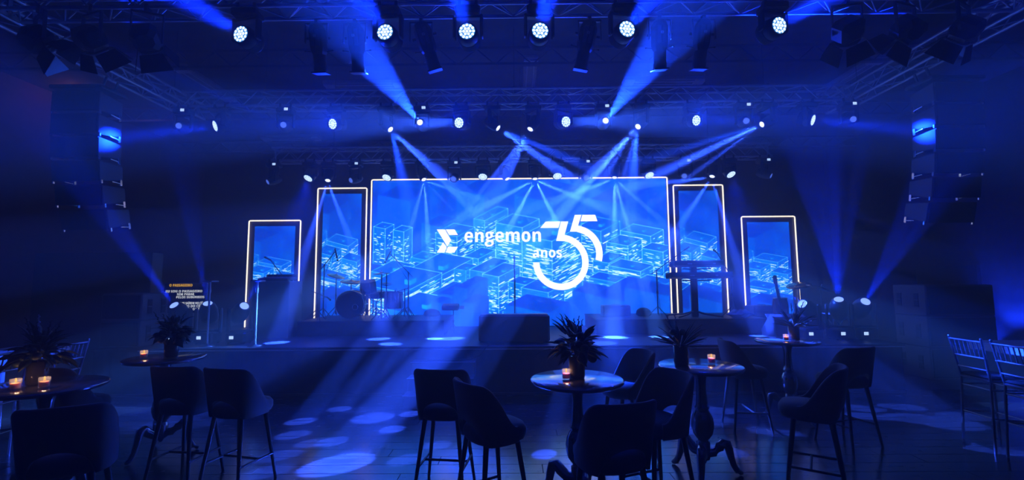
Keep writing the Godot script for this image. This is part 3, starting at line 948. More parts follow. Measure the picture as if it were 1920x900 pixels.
		for k in 4:
			var q := Basis(Vector3.BACK, PI / 2.0 * k) * Basis(Vector3.RIGHT, 0.55)
			part(Kit.prism(PackedVector2Array([Vector2(-0.12, 0), Vector2(0.12, 0), Vector2(0.17, 0.2), Vector2(-0.17, 0.2)]), 0.006), "barn_door", "black_soft", body, Transform3D(Basis(Vector3.BACK, PI / 2.0 * k) * Basis(Vector3.RIGHT, -1.1), Basis(Vector3.BACK, PI / 2.0 * k) * V(0, 0.14, -0.13)))


# ---------------------------------------------------------------- loudspeakers

func build_speakers() -> void:
	for s in [-1.0, 1.0]:
		var t := thing("line_array", "line array of six loudspeakers hung above the %s" % ("partition by the drum-side stage end" if s < 0 else "subwoofer stack by the keyboard-side stage end"), "loudspeaker", V(s * 6.62, 4.99, -7.27), 0.0, "hung line arrays")
		part(Kit.new().slab(V(s * 0.38, 0.05, 0), V(0.86, 0.06, 0.5), 0.01), "flying_frame", "dark_metal", t)
		for q in [-0.1, 0.12]:
			part(Kit.new().bar(V(s * 0.06, 0.07, q), V(0, 0.25, q), 0.02), "hanging_strop", "dark_metal", t)
		var y := 0.0
		var z := 0.0
		var tilt := 0.0
		for i in 6:
			tilt = [0.0, 0.02, 0.05, 0.1, 0.16, 0.24][i]
			y -= 0.365
			z -= 0.365 * tilt * 1.4
			var b := Basis(Vector3.RIGHT, tilt)
			# wedge: deeper front edge, slimmer back
			var side := PackedVector2Array([Vector2(0.22, -0.165), Vector2(0.22, 0.165), Vector2(-0.22, 0.12), Vector2(-0.22, -0.12)])
			var body := Transform3D(b, V(s * 0.39, y + 0.18, z))
			var lie := Basis(V(0, 0, 1), V(0, 1, 0), V(-1, 0, 0))
			var cab := part(Kit.new().add(Kit.prism(side, 0.76), Transform3D(lie, Vector3.ZERO)), "cabinet", "black", t, body)
			for x in [-0.385, 0.385]:
				part(Kit.new().add(Kit.prism(PackedVector2Array([Vector2(0.21, -0.15), Vector2(0.21, 0.15), Vector2(-0.21, 0.108), Vector2(-0.21, -0.108)]), 0.012), Transform3D(lie, V(x, 0, 0))), "side_panel", "cab_paint", cab)
				part(Kit.new().slab(V(x * 1.01, -0.155, -0.17), V(0.03, 0.11, 0.05), 0.006), "rear_link", "chrome", cab)
				part(Kit.new().slab(V(x * 1.01, -0.17, 0.19), V(0.03, 0.07, 0.035), 0.006), "front_link", "chrome", cab)
				part(Kit.new().bar(V(x * 1.02, -0.17, -0.17), V(x * 1.02, -0.15, 0.0), 0.012), "rigging_arm", "chrome", cab)
			part(Kit.new().slab(V(0, 0, 0.226), V(0.74, 0.31, 0.012), 0.004), "grille", "grille", cab)
	# black partition beside the stage end on the drum side
	solo(Kit.new().slab(V(0, 1.25, 0), V(2.35, 2.5, 0.29), 0.01), "partition", "black", "tall plain black masking partition beside the stage end behind the side fill", "partition", V(-8.35, 0, -9.15))
	# side fill on the deck
	for k in 2:
		speaker_box("side_fill", "black side fill loudspeaker at the drum-side stage end, %s of its stack" % ["lower", "upper"][k], V(-6.74, DECK + 0.46 * k, -8.16), V(0.7, 0.455, 0.6), -1.0)
	for k in 3:
		speaker_box("subwoofer", "black subwoofer beside the keyboard-side stage end, %s of its stack" % ["bottom", "middle", "top"][k], V(8.35, 0.585 * k, -9.12), V(1.28, 0.58, 0.75), 1.0)


func speaker_box(called: String, label: String, at: Vector3, size: Vector3, s: float) -> void:
	var t := thing(called, label, "loudspeaker", at, 0.0, called.replace("_", " ") + " stack")
	part(Kit.new().slab(V(0, size.y / 2.0, 0), size, 0.015), "cabinet", "cab_paint", t)
	part(Kit.new().slab(V(0, size.y / 2.0, size.z / 2.0 + 0.006), V(size.x - 0.06, size.y - 0.06, 0.02), 0.006), "grille", "grille", t)
	for z in [-0.3, 0.22]:
		var c := V(-s * (size.x / 2.0 + 0.003), size.y * 0.5, z * size.z)
		var h := part(Kit.new().box(c, V(0.012, 0.24, 0.1)), "handle_pocket", "black_soft", t)
		part(Kit.new().slab(c + V(-s * 0.008, 0, 0), V(0.02, 0.025, 0.11), 0.004), "handle_bar", "dark_metal", h)
		for y in [-0.13, 0.13]:
			part(Kit.new().slab(c + V(-s * 0.006, y, 0), V(0.012, 0.02, 0.13), 0.004), "pocket_trim", "dark_metal", h)


# ---------------------------------------------------------------- band gear

func tripod(t: Node3D, h: float, r := 0.28, turn := 0.3) -> void:
	part(Kit.new().bar(V(0, 0.05, 0), V(0, h, 0), 0.012), "pole", "dark_metal", t)
	part(Kit.new().bar(V(0, h * 0.5, 0), V(0, h * 0.5 + 0.05, 0), 0.02), "clutch", "black", t)
	for k in 3:
		var a := turn + TAU * k / 3.0
		part(Kit.new().bar(V(0, 0.22, 0), V(cos(a) * r, 0.008, sin(a) * r), 0.009), "leg", "dark_metal", t)


func cymbal_stand(label: String, at: Vector3, h: float, tilt: Vector3, r: float) -> void:
	var t := thing("cymbal_stand", label, "cymbal", at, 0.0, "cymbals on stands")
	tripod(t, h - 0.02, 0.21)
	var c := part(Kit.lathe([[0.004, 0.03], [0.03, 0.028], [0.045, 0.012], [r * 0.6, 0.002], [r, -0.014], [r, -0.017], [r * 0.6, -0.001], [0.03, 0.012]], 32), "cymbal", "brass", t, Transform3D(Basis.from_euler(tilt), V(0, h, 0)))
	part(Kit.new().bar(V(0, 0.02, 0), V(0, 0.06, 0), 0.006).ball(V(0, 0.06, 0), V(0.022, 0.03, 0.022)), "wing_nut", "chrome", c)


func drum(called: String, label: String, at: Vector3, r: float, h: float, tilt: Vector3, head: String) -> Node3D:
	var t := thing(called, label, "drum", at)
	var b := Basis.from_euler(tilt)
	var c := V(0, 0, 0)
	var sh := part(Kit.lathe([[r * 0.98, -h / 2.0], [r, -h / 2.0], [r, h / 2.0], [r * 0.98, h / 2.0]], 32), "shell", "drum_shell", t, Transform3D(b, c))
	part(Kit.lathe([[r * 0.97, -0.004], [r * 0.97, 0.004]], 32), "drum_skin", head, sh, Transform3D(Basis(), V(0, h / 2.0, 0)))
	for y in [-h / 2.0, h / 2.0]:
		part(Kit.new().ring(V(0, y, 0), Vector3.UP, r * 0.985, r * 1.04, 32), "hoop", "chrome", sh)
	var n := 6 if r < 0.2 else 8
	for k in n:
		var a := TAU * k / n
		part(Kit.new().bar(V(cos(a) * r * 1.05, -h * 0.45, sin(a) * r * 1.05), V(cos(a) * r * 1.05, h * 0.45, sin(a) * r * 1.05), 0.006, -1.0, 6), "lug", "chrome", sh)
	return t


func mic_stand(label: String, at: Vector3, h: float, boom: Vector3, mic: Vector3, back := Vector3.ZERO) -> void:
	var t := thing("microphone_stand", label, "microphone", at, 0.0, "microphones on stands")
	tripod(t, h, 0.24, 0.9)
	if boom != Vector3.ZERO:
		part(Kit.new().bar(V(0, h, 0) + back, V(0, h, 0) + boom, 0.008).ball(V(0, h, 0), V(0.035, 0.035, 0.035)), "boom", "black", t)
	var e := V(0, h, 0) + boom
	part(Kit.new().bar(e - mic * 0.2, e + mic * 0.8, 0.014, 0.017).ball(e + mic, V(0.045, 0.045, 0.045)), "microphone", "black", t)
	part(Kit.tube([e - mic * 0.2, e - mic * 0.5 + V(0.03, -0.02, 0.02), e + back * 0.2 - boom * 0.35 + V(0, -0.06, 0.02), V(0.015, h * 0.8, 0.015), V(0.02, h * 0.4, 0.02), V(0.05, 0.012, 0.1)], 0.004, 5), "cable", "black_gloss", t)


func build_band() -> void:
	var r := DECK + 0.3
	var bd := drum("bass_drum", "big black bass drum lying on the drum riser", V(-3.5, r + 0.31, -9.85), 0.285, 0.42, V(PI / 2.0, 0.15, 0), "drum_head")
	var port := Basis.from_euler(V(PI / 2.0, 0.15, 0))
	part(Kit.lathe([[0.055, 0.0], [0.055, 0.006]], 20), "port_hole", "black_soft", bd, Transform3D(port, port * V(0.11, 0.216, 0.05)))
	part(Kit.new().ring(Vector3.ZERO, Vector3.UP, 0.052, 0.062, 20), "port_ring", "chrome", bd, Transform3D(port, port * V(0.11, 0.222, 0.05)))
	for x in [-0.26, 0.26]:
		part(Kit.new().bar(V(x, -0.05, 0.1), V(x * 1.45, -0.285, 0.22), 0.009), "spur", "chrome", bd)
	var tom := drum("rack_tom", "black rack tom mounted above the bass drum", V(-3.12, r + 0.68, -9.75), 0.155, 0.24, V(0.25, 0, 0.05), "drum_head")
	part(Kit.new().bar(V(0, -0.1, 0), V(-0.12, -0.2, -0.05), 0.014), "mounting_arm", "chrome", tom)
	drum("snare_drum", "shallow chrome-hooped snare drum beside the bass drum", V(-3.1, r + 0.5, -10.26), 0.175, 0.14, V(0.1, 0, 0), "skin_head")
	var sn := thing("snare_stand", "folding chrome stand under the snare drum", "drum stand", V(-3.1, r, -10.26))
	tripod(sn, 0.35, 0.17, 0.1)
	part(Kit.new().bar(V(0, 0.33, 0), V(-0.13, 0.4, 0.05), 0.008).bar(V(0, 0.33, 0), V(0.13, 0.4, 0.05), 0.008).bar(V(0, 0.33, 0), V(0, 0.4, -0.13), 0.008), "basket", "chrome", sn)
	var ft := drum("floor_tom", "black floor tom with chrome legs behind the bass drum", V(-2.78, r + 0.37, -10.5), 0.2, 0.38, V(0, 0, 0), "drum_head")
	for k in 3:
		var a := 0.4 + TAU * k / 3.0
		part(Kit.new().bar(V(cos(a) * 0.215, -0.36, sin(a) * 0.215), V(cos(a) * 0.215, 0.1, sin(a) * 0.215), 0.008), "leg", "chrome", ft)
	cymbal_stand("high tilted crash cymbal at the outer end of the drum kit", V(-4.14, r, -10.6), 0.93, V(0.15, 0, -0.3), 0.2)
	cymbal_stand("wide ride cymbal above the bass drum", V(-3.7, r, -10.35), 0.8, V(0.2, 0, -0.12), 0.235)
	cymbal_stand("crash cymbal over the floor tom facing the LED wall", V(-2.78, r, -9.54), 0.96, V(0.06, 0, 0.06), 0.19)
	var hh := thing("hi_hat", "closed hi-hat cymbals on a chrome pedal stand", "cymbal", V(-2.8, r, -9.98), 0.0)
	tripod(hh, 0.95, 0.17, 0.8)
	for y in [0.72, 0.745]:
		var f := 1.0 if y > 0.73 else -1.0
		part(Kit.lathe([[0.006, y + f * 0.025], [0.03, y + f * 0.02], [0.15, y], [0.15, y - f * 0.003], [0.03, y + f * 0.012]], 28), "cymbal", "brass", hh)
	part(Kit.new().slab(V(0, 0.035, 0.12), V(0.08, 0.015, 0.2), 0.004, Basis(Vector3.RIGHT, 0.12)), "pedal", "chrome", hh)
	var th := thing("drum_throne", "round black drummer's stool behind the kit", "stool", V(-3.3, r, -10.68))
	tripod(th, 0.45, 0.22, 0.2)
	part(Kit.lathe([[0.1, 0.44], [0.17, 0.45], [0.18, 0.5], [0.15, 0.53], [0.02, 0.535]]), "seat", "black_soft", th)
	mic_stand("overhead boom microphone above the outer crash cymbals", V(-4.2, r, -10.06), 1.15, V(0.24, 0.31, 0), V(0.05, -0.2, 0.0), V(-0.1, -0.12, 0))
	mic_stand("overhead boom microphone between drum kit and LED wall", V(-2.4, r, -10.3), 0.98, V(-0.43, 0.44, 0), V(-0.1, -0.2, 0), V(0.1, -0.1, 0))
	mic_stand("low boom microphone pointing at the hi-hat", V(-2.36, r, -9.8), 0.62, V(-0.2, -0.06, 0), V(0.02, -0.2, 0), V(0.08, 0.03, 0))
	mic_stand("short boom microphone in front of the bass drum", V(-4.12, r, -9.56), 0.55, V(0.22, -0.08, 0.03), V(0.05, -0.05, -0.03), V(-0.12, 0.05, 0))
	mic_stand("straight vocal microphone stand at the stage centre", V(-0.02, DECK, -9.0), 1.5, Vector3.ZERO, V(0, 0.045, 0.01))
	solo(Kit.new().add(Kit.lathe([[0.16, 0.0], [0.2, 0.03], [0.17, 0.1], [0.12, 0.14], [0.03, 0.16]], 14), Transform3D(Basis.from_scale(V(1, 1, 0.8)), Vector3.ZERO)), "cable_heap", "black_soft", "dark coil of cables at the foot of the overhead microphone", "cable", V(-1.9, r, -10.5))
	# control surface on a stand between drums and centre
	var pad := thing("sample_pad", "small black sample pad on a thin stand beside the drum riser", "sample pad", V(-1.27, DECK, -9.45))
	tripod(pad, 0.5, 0.16, 0.5)
	part(Kit.new().slab(V(-0.06, 0.56, 0), V(0.34, 0.1, 0.2), 0.012, Basis(Vector3.RIGHT, 0.2)), "pad_body", "black", pad)
	part(Kit.new().slab(V(0.17, 0.55, 0), V(0.1, 0.07, 0.02), 0.006), "side_module", "grey_paint", pad)
	part(Kit.new().bar(V(0, 0.5, 0), V(-0.05, 0.53, 0), 0.02), "bracket", "dark_metal", pad)
	# mixer case with a boom microphone on the drum side
	var cs := thing("mixer_case", "tall black equipment case beside the outermost LED panel", "case", V(-4.8, DECK, -9.3))
	part(Kit.new().slab(V(0, 0.555, 0), V(0.72, 1.11, 0.56), 0.012), "body", "case", cs)
	part(Kit.new().box(V(-0.355, 0.555, 0.275), V(0.02, 1.11, 0.02)).box(V(0.355, 0.555, 0.275), V(0.02, 1.11, 0.02)).box(V(0, 1.1, 0.275), V(0.72, 0.02, 0.02)), "corner_trim", "dark_metal", cs)
	var mx := thing("mixing_console", "small black mixing console on top of the equipment case", "mixer", V(-4.82, DECK + 1.11, -9.3))
	part(Kit.new().slab(V(0, 0.05, 0), V(0.6, 0.06, 0.42), 0.01, Basis(Vector3.RIGHT, 0.1)), "console", "black", mx)
	part(Kit.new().slab(V(0, 0.115, -0.15), V(0.6, 0.05, 0.08), 0.01), "meter_bridge", "black", mx)
	part(Kit.new().box(V(-0.24, 0.012, 0.1), V(0.05, 0.024, 0.05)).box(V(0.24, 0.012, 0.1), V(0.05, 0.024, 0.05)).box(V(-0.24, 0.012, -0.1), V(0.05, 0.024, 0.05)).box(V(0.24, 0.012, -0.1), V(0.05, 0.024, 0.05)), "feet", "black", mx)
	for i in 9:
		part(Kit.new().slab(V(-0.24 + 0.06 * i, 0.085, 0.06 - 0.03 * (i % 3)), V(0.018, 0.016, 0.03), 0.004), "fader", "grey_paint", mx)
	mic_stand("boom microphone leaning over the mixing console", V(-4.95, DECK, -9.88), 1.15, V(-0.3, 0.42, 0.1), V(-0.1, 0.05, 0.02), V(0.06, -0.08, 0))
	# two poles with flat heads on the stage front
	for a in [[-5.33, "beside the floor-standing moving heads"], [-4.5, "in front of the equipment case"]]:
		var p := thing("plate_stand", "thin pale pole with a flat top plate standing %s" % a[1], "stand", V(a[0], DECK, -8.0), 0.0, "flat-topped poles")
		part(Kit.lathe([[0.12, 0.0], [0.12, 0.012], [0.03, 0.02], [0.02, 0.05]]), "foot_plate", "dark_metal", p)
		part(Kit.new().bar(V(0, 0.03, 0), V(0, 1.1, 0), 0.017), "pole", "alu", p)
		part(Kit.new().bar(V(0, 0.92, 0), V(0, 1.0, 0), 0.024), "collar", "alu", p)
		part(Kit.new().slab(V(0.01, 1.115, 0), V(0.17, 0.03, 0.2), 0.008), "top_plate", "grey_paint", p)
	# keyboards
	var ks := thing("keyboard_stand", "two-tier centre-column keyboard stand on the keyboard riser", "stand", V(3.77, r, -9.75))
	part(Kit.new().slab(V(0, 0.55, -0.02), V(0.14, 1.1, 0.07), 0.015), "column", "case", ks)
	for s in [-1.0, 1.0]:
		part(Kit.tube([V(s * 0.04, 0.12, 0), V(s * 0.2, 0.06, 0.12), V(s * 0.45, 0.02, 0.3)], 0.016), "leg", "dark_metal", ks)
		part(Kit.tube([V(s * 0.04, 0.12, 0), V(s * 0.2, 0.06, -0.12), V(s * 0.5, 0.02, -0.3)], 0.016), "leg", "dark_metal", ks)
		for y in [0.76, 1.0]:
			part(Kit.new().bar(V(s * 0.05, y, 0), V(s * 0.3, y + 0.008, 0.16), 0.014), "tier_arm", "dark_metal", ks)
	for a in [[0.765, 1.28, 0.02, "keyboard", "long lower keyboard on the two-tier stand"], [1.005, 1.02, -0.02, "synthesizer", "shorter upper synthesizer on the two-tier stand"]]:
		var k := thing(a[3], a[4], "keyboard", V(3.78 + a[2], r + a[0] + 0.05, -9.555), 0.0)
		part(Kit.new().slab(V(0, 0.05, 0), V(a[1], 0.1, 0.32), 0.012, Basis(Vector3.RIGHT, -0.12)), "body", "case", k)
		part(boxy(V(a[1] - 0.1, 0.015, 0.14), V(0, 0.095, -0.09)), "key_bed", "white_paint", k)
		part(Kit.new().slab(V(-a[1] / 2.0 + 0.012, 0.055, 0), V(0.024, 0.11, 0.32), 0.008).slab(V(a[1] / 2.0 - 0.012, 0.055, 0), V(0.024, 0.11, 0.32), 0.008), "end_cheek", "wood_dark", k)
		part(boxy(V(0.05, 0.03, 0.014), V(0.3, 0.05, 0.162)), "power_socket", "grey_paint", k)
		part(boxy(V(0.09, 0.025, 0.014), V(-0.2, 0.05, 0.162)), "jack_panel", "grey_paint", k)
	mic_stand("boom microphone leaning over the upper synthesizer", V(3.02, r, -9.86), 0.98, V(0.62, 0.44, 0), V(0.08, 0.05, 0.02), V(-0.12, -0.08, 0))
	mic_stand("boom microphone standing behind the keyboards towards the guitar", V(4.62, r, -9.9), 0.86, V(-0.28, 0.5, 0), V(-0.06, 0.05, 0), V(0.06, -0.12, 0))
	amp("low black guitar amplifier on the keyboard riser beside the LED wall", V(2.17, r, -10.1), V(0.6, 0.24, 0.3))
	solo(Kit.new().add(Kit.lathe([[0.12, 0.0], [0.17, 0.04], [0.15, 0.12], [0.08, 0.17], [0.02, 0.18]], 12)), "effects_bag", "black_soft", "round dark bag of cables on the keyboard riser beside the amplifier", "bag", V(2.78, r, -10.1))
	# crumpled pale bag
	var fold := []
	for i in 8:
		var u := i / 7.0
		var rr := sin(PI * clampf(u * 0.96 + 0.02, 0, 1)) * 0.1
		var ring_ := PackedVector3Array()
		for j in 12:
			var a := TAU * j / 12.0
			ring_.append(V(-0.28 + 0.56 * u, maxf(0.0, 0.07 + rr * sin(a) * (1.0 + 0.35 * sin(i * 2.3 + j))), rr * 1.3 * cos(a) * (1.0 + 0.2 * sin(j * 3.1 + i))))
		fold.append(ring_)
	solo(Kit.skin(fold, false), "crumpled_bag", "bag_cloth", "crumpled pale plastic bag lying at the foot of the keyboard stand", "bag", V(4.58, r, -9.5))
	guitar()
	# floor wedge
	var wd := thing("wedge_monitor", "black wedge floor monitor beside the guitar and a moving head", "loudspeaker", V(5.08, DECK, -8.82))
	part(Kit.new().add(Kit.prism(PackedVector2Array([Vector2(-0.28, 0), Vector2(0.22, 0), Vector2(0.26, 0.1), Vector2(-0.08, 0.42), Vector2(-0.22, 0.38)]), 0.62), Transform3D(Basis(V(0, 0, -1), V(0, 1, 0), V(1, 0, 0)), Vector3.ZERO)), "cabinet", "case", wd)
	part(Kit.new().slab(V(0, 0.27, 0.0), V(0.56, 0.42, 0.01), 0.004, Basis(Vector3.RIGHT, 0.82)), "grille", "grille", wd, Transform3D(Basis(Vector3.UP, PI), V(0, 0, 0)))
	# percussion on the far keyboard-side end of the stage
	cymbal_stand("splash cymbal on the percussion set behind the floor-standing moving heads", V(6.1, DECK, -9.98), 0.95, V(0.2, 0, 0.25), 0.24)
	cymbal_stand("wide dark cymbal on the percussion set towards the subwoofers", V(6.12, DECK, -9.3), 0.9, V(0.25, 0, -0.2), 0.25)
	var cg := thing("conga", "tall conga drum with metal hoops behind the moving heads", "drum", V(5.55, DECK, -9.75))
	part(Kit.lathe([[0.11, 0.0], [0.15, 0.3], [0.155, 0.5], [0.13, 0.68]]), "shell", "guitar_wood", cg)
	part(Kit.new().ring(V(0, 0.68, 0), Vector3.UP, 0.125, 0.145).ring(V(0, 0.35, 0), Vector3.UP, 0.148, 0.16), "hoop", "chrome", cg)
	part(Kit.lathe([[0.125, 0.68], [0.125, 0.69]]), "drum_skin", "skin_head", cg)
	var rk := thing("percussion_table", "metal percussion table with small instruments between the moving heads", "stand", V(6.0, DECK, -8.75))
	for x in [-0.14, 0.14]:
		part(Kit.new().bar(V(x, 0.014, -0.1), V(-x, 0.42, -0.1), 0.012).bar(V(x, 0.014, 0.1), V(-x, 0.42, 0.1), 0.012), "leg", "chrome", rk)
	part(Kit.new().slab(V(0, 0.43, 0), V(0.4, 0.02, 0.3), 0.005), "table_top", "grey_paint", rk)
	part(Kit.new().bar(V(-0.04, 0.1, 0), V(-0.04, 0.34, 0), 0.02).slab(V(0, 0.34, 0), V(0.2, 0.02, 0.16), 0.004).slab(V(0, 0.08, 0), V(0.24, 0.02, 0.2), 0.004), "shelf", "chrome", rk)
	var bl := thing("cowbell", "small metal cowbell lying on the percussion table", "percussion", V(6.02, DECK + 0.44, -8.72), 0.4)
	part(Kit.skin([PackedVector3Array([V(-0.05, 0, 0.025), V(0.05, 0, 0.025), V(0.05, 0.05, 0.025), V(-0.05, 0.05, 0.025)]), PackedVector3Array([V(-0.035, 0.005, -0.09), V(0.035, 0.005, -0.09), V(0.035, 0.04, -0.09), V(-0.035, 0.04, -0.09)])], false), "bell", "chrome", bl)
	amp("black bass amplifier combo at the keyboard-side end of the stage", V(5.45, DECK, -10.3), V(0.55, 0.5, 0.4))
	# lyric monitor
	var mo := thing("lyric_monitor", "flat monitor showing song lyrics in white and yellow capitals", "monitor", V(-6.68, DECK, -9.3))
	part(Kit.new().slab(V(0, 0.02, 0), V(0.4, 0.03, 0.3), 0.01).bar(V(0, 0.03, -0.05), V(0, 0.6, -0.05), 0.025), "monitor_stand", "dark_metal", mo)
	var mp := part(Kit.new().slab(V(0, 0.78, 0), V(0.82, 0.62, 0.05), 0.012), "monitor_case", "grey_paint", mo, Transform3D(Basis(Vector3.UP, 0.12), Vector3.ZERO))
	part(boxy(V(0.78, 0.58, 0.006), V(0, 0.78, 0.024)), "monitor_glass", "black_gloss", mp)
	var lines := [["O PASSAGEIRO", 1.0, -0.3, 0.052], ["EU SOU O PASSAGEIRO", 0.885, -0.36, 0.046], ["SEM PARAR", 0.825, -0.15, 0.046], ["PELOS SUBÚRBIOS", 0.765, -0.16, 0.046], ["ESTRELAS SAÍREM NO CÉU", 0.645, -0.2, 0.046], ["VAZIO DO CÉU", 0.585, -0.09, 0.046], ["NDO SOA TÃO", 0.525, -0.02, 0.046]]
	for i in lines.size():
		var l: Array = lines[i]
		text(l[0], l[3] * 1.35, "text_yellow" if i == 0 else "text_white", "lyric_line", mp, V(l[2], l[1], 0.03), minf(0.036 * l[0].length(), 0.37 - l[2]))


func amp(label: String, at: Vector3, size: Vector3) -> void:
	var t := thing("amplifier", label, "amplifier", at)
	part(Kit.new().slab(V(0, size.y / 2.0, 0), size, 0.02), "cabinet", "case", t)
	part(Kit.new().slab(V(0, size.y * 0.45, size.z / 2.0), V(size.x - 0.06, size.y * 0.72, 0.016), 0.006), "grille", "grille", t)
	part(Kit.new().slab(V(0, size.y * 0.9, size.z / 2.0), V(size.x - 0.06, size.y * 0.12, 0.014), 0.004), "control_panel", "dark_metal", t)
	part(Kit.tube([V(-0.09, size.y, 0), V(-0.07, size.y + 0.02, 0), V(0.07, size.y + 0.02, 0), V(0.09, size.y, 0)], 0.008, 6), "carry_handle", "black", t)


func guitar() -> void:
	var t := thing("electric_guitar", "dark electric guitar leaning on its stand beside the keyboard riser", "guitar", V(5.3, DECK + 0.02, -9.26))
	var lean := Transform3D(Basis(Vector3.RIGHT, -0.16) * Basis(Vector3.BACK, 0.06), V(0, 0.16, 0.03))
	var p := PackedVector2Array()
	for i in 36:
		var a := TAU * i / 36.0
		var rr := 0.16 + 0.035 * cos(2.0 * a + PI) + (0.02 if sin(a) < 0 else -0.01)
		p.append(Vector2(cos(a) * rr * (1.0 - 0.18 * exp(-pow(sin(a) * 4.0, 2))), sin(a) * rr * 1.15 + 0.19))
	var b := part(Kit.prism(p, 0.045), "body", "guitar_wood", t, lean)
	part(boxy(V(0.05, 0.55, 0.025), V(0, 0.55, 0.03)), "neck", "wood_dark", b)
	part(Kit.prism(PackedVector2Array([Vector2(-0.035, 0), Vector2(0.03, 0), Vector2(0.045, 0.15), Vector2(0.0, 0.17), Vector2(-0.03, 0.14)]), 0.02), "headstock", "wood_dark", b, Transform3D(Basis(), V(0, 0.82, 0.02)))
	for i in 3:
		part(Kit.new().bar(V(-0.06, 0.86 + 0.04 * i, 0.02), V(0.065, 0.86 + 0.04 * i, 0.02), 0.006), "tuning_pegs", "chrome", b)
	part(Kit.new().box(V(0, 0.14, 0.03), V(0.09, 0.02, 0.02)).box(V(0, 0.24, 0.028), V(0.08, 0.03, 0.012)), "bridge", "chrome", b)
	var s := thing("guitar_stand", "folding black stand holding the electric guitar", "stand", V(5.3, DECK + 0.005, -9.38))
	part(Kit.new().bar(V(0, 0.12, 0.02), V(0, 0.62, -0.12), 0.011), "pole", "dark_metal", s)
	for x in [-1.0, 1.0]:
		part(Kit.new().bar(V(0, 0.2, 0), V(x * 0.2, 0.008, 0.2), 0.01), "leg", "dark_metal", s)
		part(Kit.new().bar(V(0, 0.14, 0.02), V(x * 0.1, 0.14, 0.02), 0.009).bar(V(x * 0.1, 0.14, 0.02), V(x * 0.1, 0.15, 0.13), 0.009), "cradle_arm", "dark_metal", s)
	part(Kit.new().bar(V(0, 0.2, 0), V(0, 0.008, -0.22), 0.01), "leg", "dark_metal", s)


func build_floor_lights() -> void:
	var e := 140.0
	var fl := [
		[V(-6.08, 1.36, -8.35), V(-6.25, 2.78, -6.9), [[V(-6.13, 2.78, -6.9), e, 5.0, DEEP, 0.5], [V(-5.98, 2.78, -6.9), e * 0.5, 3.0, DEEP, 0.5]], "outermost of three on the drum side"],
		[V(-5.56, 1.36, -8.35), V(-4.95, 3.75, -6.8), [[V(-5.16, 3.75, -6.8), e, 3.0, DEEP, 0.5], [V(-4.9, 3.75, -6.8), e, 2.5, DEEP, 0.5], [V(-4.66, 3.75, -6.8), e, 2.5, DEEP, 0.5]], "middle of three on the drum side"],
		[V(-4.98, 1.36, -8.35), V(-4.45, 1.85, -7.9), [[V(-4.45, 1.85, -7.9), e * 0.5, 5.0, DEEP, 0.5]], "innermost of three on the drum side"],
		[V(5.24, 1.36, -8.35), V(4.5, 1.75, -7.9), [[V(4.5, 1.75, -7.9), e * 0.5, 5.0, DEEP, 0.5]], "innermost of three on the keyboard side"],
		[V(5.80, 1.36, -8.35), V(4.8, 3.7, -6.8), [[V(4.30, 3.68, -6.8), e * 1.6, 4.0, DEEP, 0.5], [V(4.66, 3.67, -6.8), e * 1.6, 4.5, DEEP, 0.5], [V(4.88, 3.67, -6.8), e * 1.4, 3.0, DEEP, 0.5], [V(5.18, 3.67, -6.8), e, 3.5, DEEP, 0.5]], "middle of three on the keyboard side"],
		[V(6.2, 1.36, -8.35), V(5.85, 2.53, -6.8), [[V(5.63, 2.53, -6.8), e, 3.0, DEEP, 0.5], [V(5.80, 2.53, -6.8), e, 3.0, DEEP, 0.5], [V(6.0, 2.60, -6.8), e, 3.0, DEEP, 0.5]], "outermost of three on the keyboard side"]]
	for a in fl:
		moving_head("floor_moving_head", "black moving head standing on the stage front, %s" % a[3], "moving heads standing on the stage", a[0], a[1], 0.0, false, "lens_blue", a[2], true, 1.15)
	# uplighter by the keyboard-side wall
	var u := thing("uplighter", "small LED floor can washing the keyboard-side wall with blue", "stage light", V(11.4, 0, -11.2))
	part(Kit.lathe([[0.11, 0.02], [0.12, 0.04], [0.12, 0.24], [0.105, 0.25], [0.1, 0.23]]), "can", "black", u)
	part(Kit.new().bar(V(0, 0.232, 0), V(0, 0.24, 0), 0.098), "lens", "lens_floor", u)
	part(Kit.new().box(V(-0.13, 0.08, 0), V(0.01, 0.16, 0.03)).box(V(0.13, 0.08, 0), V(0.01, 0.16, 0.03)).box(V(0, 0.006, 0), V(0.27, 0.012, 0.03)), "bracket", "dark_metal", u)
	spot(u, V(11.4, 0.27, -11.2), V(12.0, 1.7, -11.2), 45.0, 38.0, DEEP, 1.0)


# ---------------------------------------------------------------- tables and seats

var stool0: Node3D
var chair0: Node3D


